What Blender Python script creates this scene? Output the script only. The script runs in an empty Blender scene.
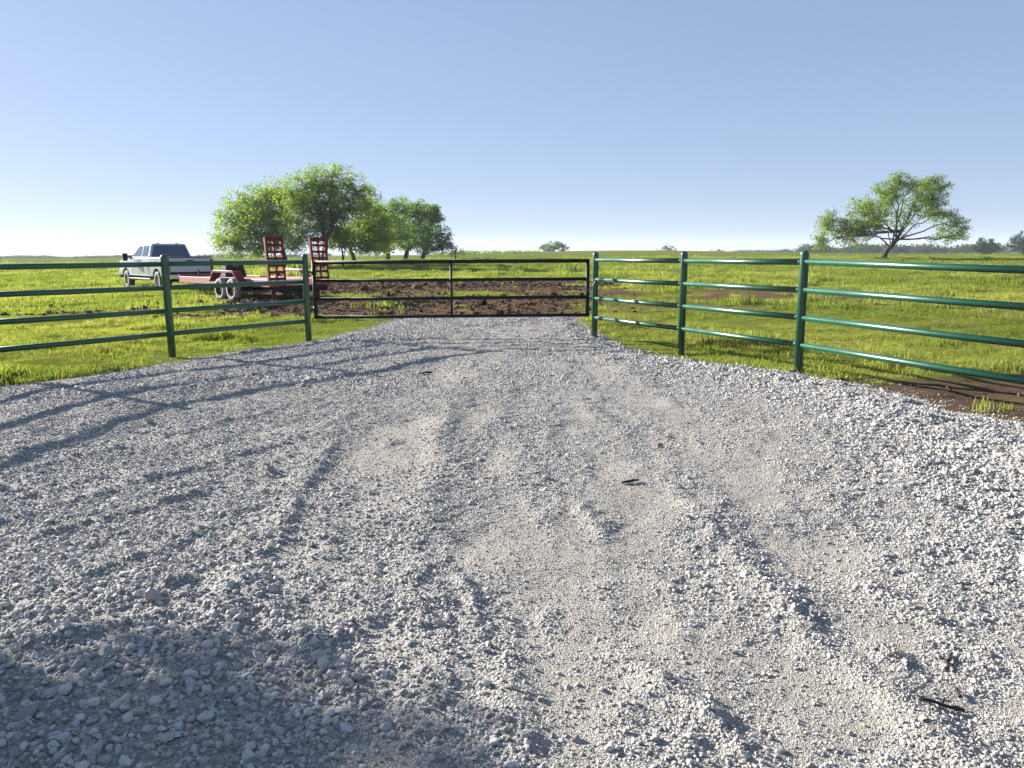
import bpy, bmesh, math, random
import numpy as np
from mathutils import Vector, Matrix

random.seed(7)
rng = np.random.default_rng(11)
S = bpy.context.scene
C = S.collection
R = math.radians

# ------------------------------------------------------------------ camera numbers
F, CAMH, ROLL, PITCH = 760.0, 1.5, 0.36, 9.745
SUN_AZ, SUN_EL = 57.0, 19.0          # degrees to the left of +Y, above the horizon


def hz(x):                            # level line of the photograph at column x
    return 253.5 - (x - 512) * math.tan(R(ROLL))


def at(x, y, Y):                      # far things: pixel -> point at depth Y
    return Vector(((x - 512) / F * Y, Y, CAMH - (y - hz(x)) / F * Y))


# ------------------------------------------------------------------ helpers: tagging
def tag(o, label=None, cat=None, group=None, kind=None):
    if label: o['label'] = label
    if cat: o['category'] = cat
    if group: o['group'] = group
    if kind: o['kind'] = kind
    return o


def empty(name, loc=(0, 0, 0), rz=0.0):
    o = bpy.data.objects.new(name, None)
    C.objects.link(o)
    o.location = loc
    o.rotation_euler = (0, 0, rz)
    o.empty_display_size = 0.2
    return o


def link_mesh(name, me, mat, parent=None, smooth=False):
    o = bpy.data.objects.new(name, me)
    C.objects.link(o)
    if mat is not None and not me.materials:
        me.materials.append(mat)
    if parent is not None:
        o.parent = parent
    if smooth:
        me.polygons.foreach_set('use_smooth', [True] * len(me.polygons))
    return o


def obj(name, bm, mat, parent=None, smooth=False, bevel=0.0):
    bmesh.ops.recalc_face_normals(bm, faces=bm.faces)
    me = bpy.data.meshes.new(name)
    bm.to_mesh(me)
    bm.free()
    o = link_mesh(name, me, mat, parent, smooth)
    if bevel:
        m = o.modifiers.new('bevel', 'BEVEL')
        m.width = bevel
        m.segments = 2
        m.limit_method = 'ANGLE'
        m.angle_limit = R(35)
    return o


def box(bm, x0, x1, y0, y1, z0, z1, mat=None):
    vs = [bm.verts.new(Vector((x, y, z))) for x in (x0, x1) for y in (y0, y1) for z in (z0, z1)]
    for f in ((0, 1, 3, 2), (4, 6, 7, 5), (0, 4, 5, 1), (2, 3, 7, 6), (0, 2, 6, 4), (1, 5, 7, 3)):
        bm.faces.new([vs[i] for i in f])
    if mat is not None:
        for v in vs: v.co = mat @ v.co
    return bm


def prism(bm, poly, x0, x1):          # polygon in (y, z), extruded along x
    a = [bm.verts.new((x0, p[0], p[1])) for p in poly]
    b = [bm.verts.new((x1, p[0], p[1])) for p in poly]
    n = len(poly)
    bm.faces.new(a)
    bm.faces.new(b[::-1])
    for i in range(n):
        bm.faces.new([a[i], b[i], b[(i + 1) % n], a[(i + 1) % n]])
    return bm


def hexa(bm, pts):                    # 8 corners: bottom ring 0-3, top ring 4-7
    v = [bm.verts.new(p) for p in pts]
    for f in ((3, 2, 1, 0), (4, 5, 6, 7), (0, 1, 5, 4), (1, 2, 6, 5), (2, 3, 7, 6), (3, 0, 4, 7)):
        bm.faces.new([v[i] for i in f])
    return bm


def tube(bm, pts, rads, n=8, caps=True):
    pts = [Vector(p) for p in pts]
    if not hasattr(rads, '__len__'): rads = [rads] * len(pts)
    rings = []
    prev = None
    for i, p in enumerate(pts):
        d = (pts[min(i + 1, len(pts) - 1)] - pts[max(i - 1, 0)])
        if d.length < 1e-9: d = Vector((0, 0, 1))
        d.normalize()
        u = d.cross(Vector((0, 0, 1)) if abs(d.z) < 0.9 else Vector((0, 1, 0)))
        if prev is not None:
            u = prev - d * prev.dot(d)
        u.normalize()
        prev = u
        w = d.cross(u)
        rings.append([bm.verts.new(p + (u * math.cos(2 * math.pi * k / n) + w * math.sin(2 * math.pi * k / n)) * rads[i]) for k in range(n)])
    for a, b in zip(rings[:-1], rings[1:]):
        for k in range(n):
            f = bm.faces.new((a[k], a[(k + 1) % n], b[(k + 1) % n], b[k]))
            f.smooth = True
    if caps:
        bm.faces.new(rings[0][::-1])
        bm.faces.new(rings[-1])
    return bm


def lathe_x(bm, prof, n=28, cx=0, cy=0, cz=0, caps=True):   # profile (x, r) spun about an x axis
    rings = []
    for (x, r) in prof:
        rings.append([bm.verts.new((cx + x, cy + r * math.cos(2 * math.pi * k / n), cz + r * math.sin(2 * math.pi * k / n))) for k in range(n)])
    for a, b in zip(rings[:-1], rings[1:]):
        for k in range(n):
            f = bm.faces.new((a[k], a[(k + 1) % n], b[(k + 1) % n], b[k]))
            f.smooth = True
    if caps:
        bm.faces.new(rings[0][::-1])
        bm.faces.new(rings[-1])
    return bm


# ------------------------------------------------------------------ helpers: numpy noise
def _hash(ix, iy, seed):
    h = (ix.astype(np.int64) * 374761393 + iy.astype(np.int64) * 668265263 + seed * 1442695041) & 0xFFFFFFFF
    h = ((h ^ (h >> 13)) * 1274126177) & 0xFFFFFFFF
    h = ((h ^ (h >> 16)) * 2246822519) & 0xFFFFFFFF
    return ((h ^ (h >> 15)) & 0xFFFFFF) / float(0xFFFFFF)


def vnoise(x, y, seed=0):
    ix = np.floor(x); iy = np.floor(y)
    fx = x - ix; fy = y - iy
    fx = fx * fx * fx * (fx * (fx * 6 - 15) + 10); fy = fy * fy * fy * (fy * (fy * 6 - 15) + 10)
    a = _hash(ix, iy, seed); b = _hash(ix + 1, iy, seed); c = _hash(ix, iy + 1, seed); d = _hash(ix + 1, iy + 1, seed)
    return (a + (b - a) * fx) * (1 - fy) + (c + (d - c) * fx) * fy


def fbm(x, y, octv=4, seed=0, gain=0.5):          # about -1..1
    s = np.zeros_like(x); a = 1.0; t = 0.0
    ca, sa = math.cos(0.65), math.sin(0.65)
    for o in range(octv):
        s += a * (vnoise(x, y, seed + o * 17) * 2 - 1); t += a
        x, y = (x * ca - y * sa) * 2.03 + 3.1, (x * sa + y * ca) * 2.03 - 1.7
        a *= gain
    return s / t * 1.5


def sstep(a, b, x):
    t = np.clip((x - a) / (b - a), 0, 1)
    return t * t * (3 - 2 * t)


def gauss(x, y, cx, cy, sx, sy):
    return np.exp(-((x - cx) / sx) ** 2 - ((y - cy) / sy) ** 2)


def seg_dist(x, y, pts):                          # signed side and distance to a polyline
    best = np.full(x.shape, 1e9); side = np.zeros(x.shape); tt = np.zeros(x.shape)
    n = len(pts) - 1
    for i, ((ax, ay), (bx, by)) in enumerate(zip(pts[:-1], pts[1:])):
        dx, dy = bx - ax, by - ay
        L2 = dx * dx + dy * dy
        t = np.clip(((x - ax) * dx + (y - ay) * dy) / L2, 0, 1)
        d = np.hypot(x - ax - t * dx, y - ay - t * dy)
        s = np.sign((x - ax) * dy - (y - ay) * dx)
        m = d < best
        best = np.where(m, d, best); side = np.where(m, s, side); tt = np.where(m, (i + t) / n, tt)
    return best, side, tt


# ------------------------------------------------------------------ lie of the land
ROAD_L = [(-8, -7.6), (0, -7.2), (5, -6.9), (7.5, -6.6), (8.7, -6.15), (9.1, -5.45), (10, -4.95), (11.2, -4.65), (12.1, -4.2), (12.9, -3.62), (14.3, -3.2), (16.3, -2.8), (18.4, -2.6)]
ROAD_R = [(-8, 6.6), (0, 6.2), (3, 5.6), (5, 4.85), (6.46, 4.42), (7.35, 4.2), (8.7, 3.95), (9.4, 3.6), (9.7, 3.1), (10.44, 2.66), (11.2, 2.25), (12.5, 1.82), (14, 1.5), (16, 1.5), (18.4, 1.55)]
ROAD_END = 17.9


def road_edge(x, y):                              # metres inside the gravel (negative outside)
    xl = np.interp(y, [p[0] for p in ROAD_L], [p[1] for p in ROAD_L])
    xr = np.interp(y, [p[0] for p in ROAD_R], [p[1] for p in ROAD_R])
    d = np.minimum(np.minimum(x - xl, xr - x) * 0.85, ROAD_END - y)
    return d + 0.12 * fbm(x * 1.3, y * 1.3, 3, 5) + 0.05 * fbm(x * 6, y * 6, 2, 9)


def tilled(x, y, core_only=False):                # freshly turned soil beyond the gate
    # broad patch behind the gate with a green strip left standing across it
    core = sstep(17.0, 18.2, y) * (1 - sstep(39, 42.5, y))
    xl = np.interp(y, [17, 20, 24, 32, 42], [-4.2, -7.6, -9.6, -13.0, -13.0])
    xr = np.interp(y, [17, 20, 24, 32, 42], [1.2, 1.5, 2.2, 4.5, 5.0])
    side = sstep(-0.9, 0.9, x - xl) * (1 - sstep(-1.2, 2.2, x - xr))
    n = fbm(x * 0.35, y * 0.22, 4, 21)
    strip = np.exp(-((y - 27.5 - 0.12 * (x + 3)) / 1.7) ** 2) * sstep(-0.9, 0.3, n + 0.15)
    strip2 = 0.85 * sstep(1.0, 5.0, x) * sstep(-0.3, 0.3, fbm(x * 0.4, y * 0.3, 3, 25))
    t = core * side * (1 - 0.45 * strip) * (1 - strip2)
    t = t * sstep(-0.75, -0.2, n + 0.25)
    # small churned spots on the left
    spots = np.maximum.reduce([gauss(x, y, -11.6, 20.0, 1.5, 0.45), gauss(x, y, -10.2, 20.6, 0.8, 0.35), gauss(x, y, -9.6, 23.4, 1.3, 0.45), gauss(x, y, -7.9, 19.0, 0.8, 0.35), gauss(x, y, -13.4, 22.5, 0.9, 0.3)])
    spots = np.clip(1.25 * spots - 0.1 + 0.3 * fbm(x * 1.8, y * 1.8, 3, 37) * (spots > 0.08), 0, 1)
    t = np.maximum(t, spots)
    if core_only: return np.clip(t, 0, 1)
    # worn patch further right, behind the right fence
    w = np.exp(-((y - 26.5) / 6.5) ** 2) * sstep(0.8, 3, x) * (1 - sstep(11, 16, x))
    w = w * sstep(-0.45, 0.2, fbm(x * 0.5, y * 0.28, 4, 33)) * 0.95
    return np.clip(np.maximum(t, w), 0, 1)


def bare_right(x, y):                             # bare brown strip along the right fence
    a = (x - np.interp(y, [0, 3, 5, 6.46, 7.35, 8.3, 8.9], [5.6, 5.2, 4.6, 4.3, 4.1, 3.9, 3.9]))
    top = np.interp(x, [3.8, 4.4, 5, 6, 7, 9, 14], [8.95, 8.98, 9.05, 9.3, 9.8, 10.5, 10.9])
    m = sstep(-0.7, -0.5, a) * (1 - sstep(-0.25, 0.25, y - top + 0.2 * fbm(x * 1.6, y * 1.6, 3, 41))) * (y > -6)
    return m * (1 - 0.3 * sstep(0.62, 0.8, fbm(x * 2.2, y * 2.2, 3, 44)))


def land(x, y):
    z = 0.05 * fbm(x * 0.3, y * 0.3, 3, 2) * (1 - np.exp(-(np.hypot(x, y - 11) / 12) ** 2) * 0.7)
    z += 0.6 * sstep(58, 100, y) * (1 - 0.75 * sstep(140, 320, y)) * np.exp(-((x - 5) / 160) ** 2)
    z += 2.3 * gauss(x, y, 42, 330, 75, 120)
    z += (0.010 + 0.026 * (1 - sstep(-0.7, -0.05, road_edge(x, y)))) * fbm(x * 1.7, y * 1.7, 4, 3)
    t = tilled(x, y)
    near = 1 - sstep(60, 90, y)
    z += t * near * (0.035 + 0.038 * fbm(x * 1.3, y * 1.6, 5, 55, 0.62))
    z -= 0.03 * bare_right(x, y) + 0.06 * gauss(x, y, 2.3, 12.4, 1.5, 2.2)
    return z


RIDGES = [  # polyline (x, y), height, half width
    ([(0.35, 2.54), (0.44, 2.43), (0.58, 2.28), (0.67, 2.03), (0.75, 1.8)], 0.030, 0.04),
    ([(-0.27, 3.24), (-0.19, 3.04), (-0.14, 2.84)], 0.017, 0.03),
    ([(-2.75, 3.5), (-2.62, 3.68), (-2.41, 3.84), (-2.13, 4.27), (-1.83, 4.64), (-1.5, 5.0)], 0.030, 0.06),
    ([(-1.98, 3.22), (-1.87, 3.31), (-1.72, 3.6), (-1.6, 4.09), (-1.45, 4.4)], 0.028, 0.05),
    ([(-3.3, 3.5), (-2.7, 4.35), (-2.05, 5.2), (-1.5, 6.2)], 0.022, 0.06),
    ([(-3.7, 4.5), (-3.0, 5.6), (-2.35, 6.7), (-1.8, 8.0)], 0.024, 0.07),
    ([(-2.3, 5.0), (-1.75, 5.9), (-1.4, 7.0)], 0.018, 0.055),
    ([(-1.1, 2.4), (-1.16, 3.3), (-1.32, 4.6), (-1.38, 6.0)], 0.018, 0.05),
    ([(1.15, 2.6), (1.05, 3.6), (0.98, 4.8)], 0.015, 0.05),
    ([(-1.73, 2.97), (-1.47, 3.15), (-1.34, 3.53)], 0.032, 0.05),
    ([(-1.54, 3.6), (-1.21, 3.15), (-0.82, 2.71), (-0.5, 2.3)], 0.032, 0.05),
    ([(-1.9, 2.66), (-1.52, 2.8), (-1.33, 2.92)], 0.040, 0.055),
    ([(0.35, 4.4), (0.42, 3.98), (0.47, 3.69)], 0.007, 0.04),
    ([(1.55, 3.13), (1.59, 2.92), (1.67, 2.76)], 0.028, 0.05),
    ([(1.29, 2.61), (1.37, 2.48)], 0.022, 0.05),
    ([(-4.6, 3.8), (-3.8, 5.2), (-3.0, 6.9), (-2.6, 7.7)], 0.012, 0.10),
    ([(-4.8, 5.6), (-4.2, 7.0), (-3.5, 8.3), (-2.7, 9.6)], 0.012, 0.10),
    ([(2.2, 13), (2.35, 11.2), (2.75, 9.3), (3.25, 7.7), (3.5, 6.2), (3.5, 4.9), (3.3, 3.6)], 0.035, 0.32),
    ([(2.55, 6.1), (2.75, 5.3), (2.6, 4.6), (2.7, 4.1)], 0.022, 0.13),
    ([(2.05, 4.3), (2.35, 4.0), (2.6, 3.55)], 0.03, 0.09),
    ([(-0.3, 4.3), (-0.35, 5.2), (-0.1, 6.6), (0.0, 8.8)], 0.012, 0.10),
    ([(0.95, 5.8), (0.7, 7.2), (0.55, 9.5)], 0.012, 0.10),
]
TRACKS = [  # packed wheel tracks, half width
    ([(-0.62, 1.6), (-0.9, 3.59), (-0.98, 6.06), (-0.8, 9.0), (-0.9, 13.5), (-0.9, 17)], 0.33),
    ([(0.35, 1.6), (0.19, 2.94), (-0.12, 3.9), (-0.3, 6.0), (-0.4, 8.0), (-0.2, 14)], 0.22),
    ([(1.75, 1.6), (1.55, 2.6), (1.45, 3.31), (1.5, 5.13), (1.25, 7.2), (0.9, 12.5), (0.7, 17)], 0.28),
    ([(1.1, 1.5), (0.95, 2.2), (0.62, 2.95), (0.62, 4.3), (0.6, 6.2)], 0.24),
]


def dustmask(x, y):
    m = np.zeros_like(x)
    for pts, w in TRACKS:
        d, _, _ = seg_dist(x, y, pts)
        wf = w * (1 + 0.35 * fbm(x * 1.7, y * 1.1, 3, 63))
        m = np.maximum(m, 1 - sstep(wf * 0.5, wf * 1.5, d))
    m *= 0.45 + 0.55 * sstep(-0.4, 0.35, fbm(x * 1.1, y * 0.7, 3, 66))
    m = np.maximum(m, 0.9 * sstep(0.15, 0.6, fbm(x * 0.8, y * 0.6, 4, 69)) * sstep(-1.6, -0.6, x) * (1 - sstep(2.0, 2.8, x)))
    m = np.maximum(m, 0.95 * gauss(x, y, 0.75, 2.35, 0.75, 0.85))
    m = np.maximum(m, 0.8 * gauss(x, y, 1.75, 2.3, 0.5, 0.6))
    m = np.maximum(m, 0.8 * gauss(x, y, 3.3, 7.6, 0.5, 0.7))
    m = np.maximum(m, 0.7 * gauss(x, y, -0.75, 3.0, 0.28, 0.4))
    for pts, h, w in RIDGES:
        d, _, _ = seg_dist(x, y, pts)
        m *= 1 - 0.9 * np.exp(-(d / (w * 1.4)) ** 2)
    m *= 1 - 0.75 * sstep(0.1, 0.55, fbm(x * 2.6, y * 2.0, 3, 72))
    return np.clip(m * 0.85, 0, 1)


def coarse(x, y):                                 # where the stones are big and loose
    c = 0.9 * gauss(x, y, -1.6, 2.1, 1.5, 0.95)
    c = np.maximum(c, 0.55 * gauss(x, y, -3.0, 3.2, 1.6, 2.0))
    d, _, _ = seg_dist(x, y, [(2.1, 13), (2.5, 10.2), (3.1, 8.3), (3.4, 6.4), (3.3, 4.6), (3.3, 3)])
    c = np.maximum(c, 0.85 * np.exp(-(d / 0.8) ** 2))
    c = np.maximum(c, 0.45 * sstep(0.0, 0.6, fbm(x * 0.9, y * 0.9, 3, 77)))
    return np.clip(c, 0, 1)


def road(x, y):
    e = road_edge(x, y)
    z = land(x, y) + 0.055 * sstep(0.0, 0.45, e) - 0.05 * (1 - sstep(-0.25, 0.0, e)) + 0.004
    dm = dustmask(x, y)
    z += 0.008 * fbm(x * 1.6, y * 1.2, 3, 81) + (0.008 * fbm(x * 6.5, y * 5.0, 3, 84) + 0.006 * fbm(x * 22, y * 22, 2, 87)) * (1 - 0.75 * dm)
    z -= 0.014 * dm
    for pts, w in TRACKS:
        d, _, _ = seg_dist(x, y, pts)
        z += 0.011 * np.exp(-((d - w * 1.25) / (0.05 + 0.012 * y)) ** 2) * sstep(-0.5, 0.5, fbm(x * 1.5, y * 0.6, 3, 95))
    for pts, h, w in RIDGES:
        d, s, t = seg_dist(x, y, pts)
        ww = w * np.where(s > 0, 0.75, 1.3)
        k = np.sin(np.clip(t * 1.06 - 0.03, 0, 1) * math.pi) ** 0.35
        z += h * k * np.exp(-(d / ww) ** 2) * (0.65 + 0.5 * fbm(x * 7, y * 7, 2, 91))
    return z


def land1(x, y): return float(land(np.array([float(x)]), np.array([float(y)]))[0])
def road1(x, y): return float(road(np.array([float(x)]), np.array([float(y)]))[0])


# ------------------------------------------------------------------ helpers: materials
class NT:
    def __init__(self, name):
        self.m = bpy.data.materials.new(name)
        self.m.use_nodes = True
        self.t = self.m.node_tree
        self.t.nodes.clear()
        self.out = self.t.nodes.new('ShaderNodeOutputMaterial')

    def n(self, typ, **kw):
        nd = self.t.nodes.new(typ)
        for k, v in kw.items():
            if k.startswith('i_'):
                key = k[2:]
                key = int(key) if key.isdigit() else key.replace('_', ' ')
                nd.inputs[key].default_value = v
            else:
                setattr(nd, k, v)
        return nd

    def l(self, a, b): self.t.links.new(a, b)

    def mix(self, fac, a, b, blend='MIX'):
        nd = self.n('ShaderNodeMix', data_type='RGBA', blend_type=blend)
        for sock, v in ((nd.inputs[0], fac), (nd.inputs[6], a), (nd.inputs[7], b)):
            if hasattr(v, 'is_linked'): self.l(v, sock)
            elif isinstance(v, (int, float)): sock.default_value = v
            else: sock.default_value = (*v, 1)
        return nd.outputs[2]

    def ramp(self, fac, stops):
        nd = self.n('ShaderNodeValToRGB')
        cr = nd.color_ramp
        while len(cr.elements) < len(stops): cr.elements.new(0.5)
        for e, (p, c) in zip(cr.elements, stops):
            e.position = p
            e.color = (*c, 1) if hasattr(c, '__len__') else (c, c, c, 1)
        self.l(fac, nd.inputs[0])
        return nd.outputs[0]

    def noise(self, scale, detail=4, rough=0.55, vec=None):
        nd = self.n('ShaderNodeTexNoise')
        nd.inputs['Scale'].default_value = scale
        nd.inputs['Detail'].default_value = detail
        nd.inputs['Roughness'].default_value = rough
        if vec is not None: self.l(vec, nd.inputs['Vector'])
        return nd.outputs[0]

    def pos(self): return self.n('ShaderNodeNewGeometry').outputs['Position']
    def opos(self): return self.n('ShaderNodeTexCoord').outputs['Object']

    def bsdf(self, color, rough=0.6, metallic=0.0, bump=None, bs=0.3, bd=0.01, spec=0.5, coat=0.0):
        b = self.n('ShaderNodeBsdfPrincipled')
        if hasattr(color, 'is_linked'): self.l(color, b.inputs['Base Color'])
        else: b.inputs['Base Color'].default_value = (*color, 1)
        if hasattr(rough, 'is_linked'): self.l(rough, b.inputs['Roughness'])
        else: b.inputs['Roughness'].default_value = rough
        b.inputs['Metallic'].default_value = metallic
        b.inputs['Specular IOR Level'].default_value = spec
        b.inputs['Coat Weight'].default_value = coat
        b.inputs['Coat Roughness'].default_value = 0.04 if coat > 0.55 or not hasattr(rough, '__float__') or rough < 0.3 else 0.42
        if bump is not None:
            bn = self.n('ShaderNodeBump')
            bn.inputs['Strength'].default_value = bs
            bn.inputs['Distance'].default_value = bd
            self.l(bump, bn.inputs['Height'])
            self.l(bn.outputs[0], b.inputs['Normal'])
        self.l(b.outputs[0], self.out.inputs['Surface'])
        return b


def simple(name, col, rough=0.5, metallic=0.0, var=0.12, scale=6.0, coat=0.0, spec=0.5, dirt=None, bump=0.0):
    t = NT(name)
    nz = t.noise(scale, 5, 0.6, t.opos())
    lo = tuple(max(0, c * (1 - var)) for c in col); hi = tuple(min(1, c * (1 + var)) for c in col)
    c = t.mix(nz, lo, hi)
    if dirt:
        nz2 = t.noise(scale * 2.3, 6, 0.65, t.opos())
        c = t.mix(t.ramp(nz2, [(0.5, 0.0), (0.72, dirt[1])]), c, dirt[0])
    t.bsdf(c, rough, metallic, nz if bump else None, bump or 0.1, 0.01, spec, coat)
    return t.m


def leafmat(name, ca, cb, trans=0.42, attr=None, rnd='Object'):
    t = NT(name)
    if rnd == 'instance':
        r0 = t.n('ShaderNodeObjectInfo').outputs['Random']
        ti = t.n('ShaderNodeAttribute', attribute_name='tint', attribute_type='INSTANCER').outputs['Fac']
        ma = t.n('ShaderNodeMath', operation='MULTIPLY_ADD'); t.l(r0, ma.inputs[0]); ma.inputs[1].default_value = 0.35
        ma.use_clamp = True
        t.l(ti, ma.inputs[2]); r = ma.outputs[0]
    else:
        r = t.n('ShaderNodeAttribute', attribute_name='rnd').outputs['Fac']
    c = t.mix(r, ca, cb)
    d = t.n('ShaderNodeBsdfDiffuse'); t.l(c, d.inputs[0])
    tr = t.n('ShaderNodeBsdfTranslucent')
    c2 = t.mix(1.0, c, (1.15, 1.3, 0.6), 'MULTIPLY'); t.l(c2, tr.inputs[0])
    mx = t.n('ShaderNodeMixShader'); mx.inputs[0].default_value = trans
    t.l(d.outputs[0], mx.inputs[1]); t.l(tr.outputs[0], mx.inputs[2])
    t.l(mx.outputs[0], t.out.inputs['Surface'])
    return t.m


def fence_paint():
    t = NT('green_fence_paint')
    p = t.opos()
    nz = t.noise(9, 5, 0.6, p)
    c = t.mix(nz, (0.0026, 0.055, 0.027), (0.0036, 0.072, 0.036))
    sp = t.noise(38, 5, 0.7, p)
    z = t.n('ShaderNodeSeparateXYZ'); t.l(p, z.inputs[0])
    lo = t.n('ShaderNodeMapRange'); t.l(z.outputs[2], lo.inputs[0])
    lo.inputs[1].default_value = 0.26; lo.inputs[2].default_value = 0.02; lo.inputs[3].default_value = 0.0; lo.inputs[4].default_value = 0.24
    ad = t.n('ShaderNodeMath', operation='ADD'); t.l(sp, ad.inputs[0]); t.l(lo.outputs[0], ad.inputs[1])
    c = t.mix(t.ramp(ad.outputs[0], [(0.62, 0.0), (0.80, 0.75)]), c, (0.17, 0.15, 0.125))
    rs = t.noise(17, 6, 0.75, p)
    c = t.mix(t.ramp(rs, [(0.70, 0.0), (0.74, 0.8)]), c, (0.10, 0.042, 0.018))
    ro = t.n('ShaderNodeMapRange'); t.l(nz, ro.inputs[0]); ro.inputs[3].default_value = 0.28; ro.inputs[4].default_value = 0.46
    t.bsdf(c, ro.outputs[0], 0, sp, 0.06, 0.004, 0.6, 0.3)
    return t.m


M = {}
M['green_paint'] = fence_paint()
M['gate_paint'] = simple('dark_gate_paint', (0.006, 0.014, 0.012), 0.55, 0, 0.2, 9, spec=0.2, dirt=((0.08, 0.07, 0.05), 0.2))
M['steel'] = simple('galvanised_steel', (0.42, 0.42, 0.42), 0.45, 0.8)
M['white_paint'] = simple('silver_white_car_paint', (0.46, 0.48, 0.53), 0.25, 0.25, 0.03, 2, coat=0.6)
M['glass'] = simple('dark_car_glass', (0.012, 0.034, 0.075), 0.08, 0.0, 0.1, 1, coat=0.5, spec=0.8)  # blue of the reflected sky mixed into the base colour
M['black'] = simple('black_plastic', (0.011, 0.011, 0.013), 0.75, spec=0.2)
M['chrome'] = simple('chrome', (0.55, 0.56, 0.58), 0.2, 0.95, 0.03)
M['rubber'] = simple('tyre_rubber', (0.028, 0.028, 0.028), 0.75, 0, 0.2, 8, dirt=((0.16, 0.14, 0.11), 0.6))
M['dusty_rubber'] = simple('dusty_tyre_rubber', (0.27, 0.26, 0.245), 0.85, 0, 0.2, 8, dirt=((0.16, 0.15, 0.14), 0.4))
M['rim'] = simple('alloy_rim', (0.35, 0.36, 0.38), 0.35, 0.7)
M['dark_rim'] = simple('dark_rim', (0.06, 0.06, 0.07), 0.5, 0.4)
M['white_rim'] = simple('white_steel_rim', (0.62, 0.62, 0.60), 0.45, 0.0)
M['red_paint'] = simple('red_trailer_paint', (0.17, 0.008, 0.011), 0.55, 0, 0.2, 5, spec=0.25, dirt=((0.10, 0.045, 0.035), 0.25))
M['red_sunlit_dusty'] = simple('sunlit_dusty_red_paint', (0.315, 0.075, 0.075), 0.55, 0, 0.2, 5, dirt=((0.315, 0.21, 0.18), 0.7))  # trailer red with its sunlit paleness put into the colour, dusty blotches over it
M['red_lens'] = simple('red_lens', (0.35, 0.01, 0.012), 0.2, 0, 0.05, coat=0.4)
M['deck_wood'] = simple('weathered_pinkish_planks', (0.336, 0.232, 0.2), 0.8, 0, 0.25, 7, dirt=((0.16, 0.112, 0.088), 0.5))
M['mesh_grey'] = simple('worn_mesh_steel', (0.30, 0.26, 0.24), 0.6, 0.4)
M['bark'] = simple('dark_rough_bark', (0.040, 0.032, 0.024), 0.9, 0, 0.4, 3, bump=0.5)
M['stick'] = simple('dark_dead_wood', (0.030, 0.024, 0.018), 0.85, 0, 0.4, 30)
M['mast'] = simple('pale_mast_steel', (0.55, 0.56, 0.58), 0.5, 0.2)
M['leaf'] = leafmat('mesquite_leaves', (0.105, 0.170, 0.036), (0.270, 0.320, 0.075), 0.68)
M['leaf_back'] = leafmat('deep_green_leaves', (0.072, 0.140, 0.036), (0.190, 0.260, 0.066), 0.64)
M['leaf_far'] = leafmat('distant_dark_leaves', (0.022, 0.055, 0.026), (0.055, 0.095, 0.036), 0.35)
M['leaf_pale'] = leafmat('pale_distant_leaves', (0.072, 0.096, 0.048), (0.12, 0.144, 0.072), 0.35)
M['leaf_brush'] = leafmat('olive_brush_leaves', (0.068, 0.084, 0.028), (0.104, 0.12, 0.044), 0.35)
M['grass'] = leafmat('grass_blades', (0.115, 0.165, 0.034), (0.370, 0.360, 0.110), 0.5, rnd='instance')
M['straw'] = leafmat('dry_straw_blades', (0.1872, 0.1512, 0.072), (0.2592, 0.2232, 0.1152), 0.35, rnd='instance')


def mat_ground():
    t = NT('pasture_ground')
    p = t.pos()
    big = t.noise(0.05, 4, 0.6, p)
    mid = t.noise(0.55, 6, 0.65, p)
    fine = t.noise(7, 6, 0.7, p)
    g = t.ramp(mid, [(0.30, (0.085, 0.125, 0.018)), (0.50, (0.145, 0.175, 0.026)), (0.72, (0.205, 0.21, 0.044))])
    g = t.mix(t.ramp(big, [(0.35, 0.0), (0.7, 0.45)]), g, (0.1728, 0.1764, 0.0432))
    g = t.mix(t.ramp(fine, [(0.35, 0.0), (0.75, 0.55)]), g, (0.035, 0.055, 0.012))
    d = t.ramp(fine, [(0.25, (0.05968, 0.03614, 0.02358)), (0.55, (0.1278, 0.08029, 0.05503)), (0.8, (0.2131, 0.1405, 0.1022))])
    da = t.n('ShaderNodeAttribute', attribute_name='dirt').outputs['Fac']
    c = t.mix(da, g, d)
    ba = t.n('ShaderNodeAttribute', attribute_name='bare').outputs['Fac']
    b = t.ramp(fine, [(0.3, (0.06143, 0.03978, 0.02749)), (0.7, (0.1082, 0.07488, 0.05382))])
    c = t.mix(ba, c, b)
    t.bsdf(c, 1.0, 0, fine, 0.5, 0.03, 0.0)
    return t.m


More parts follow.
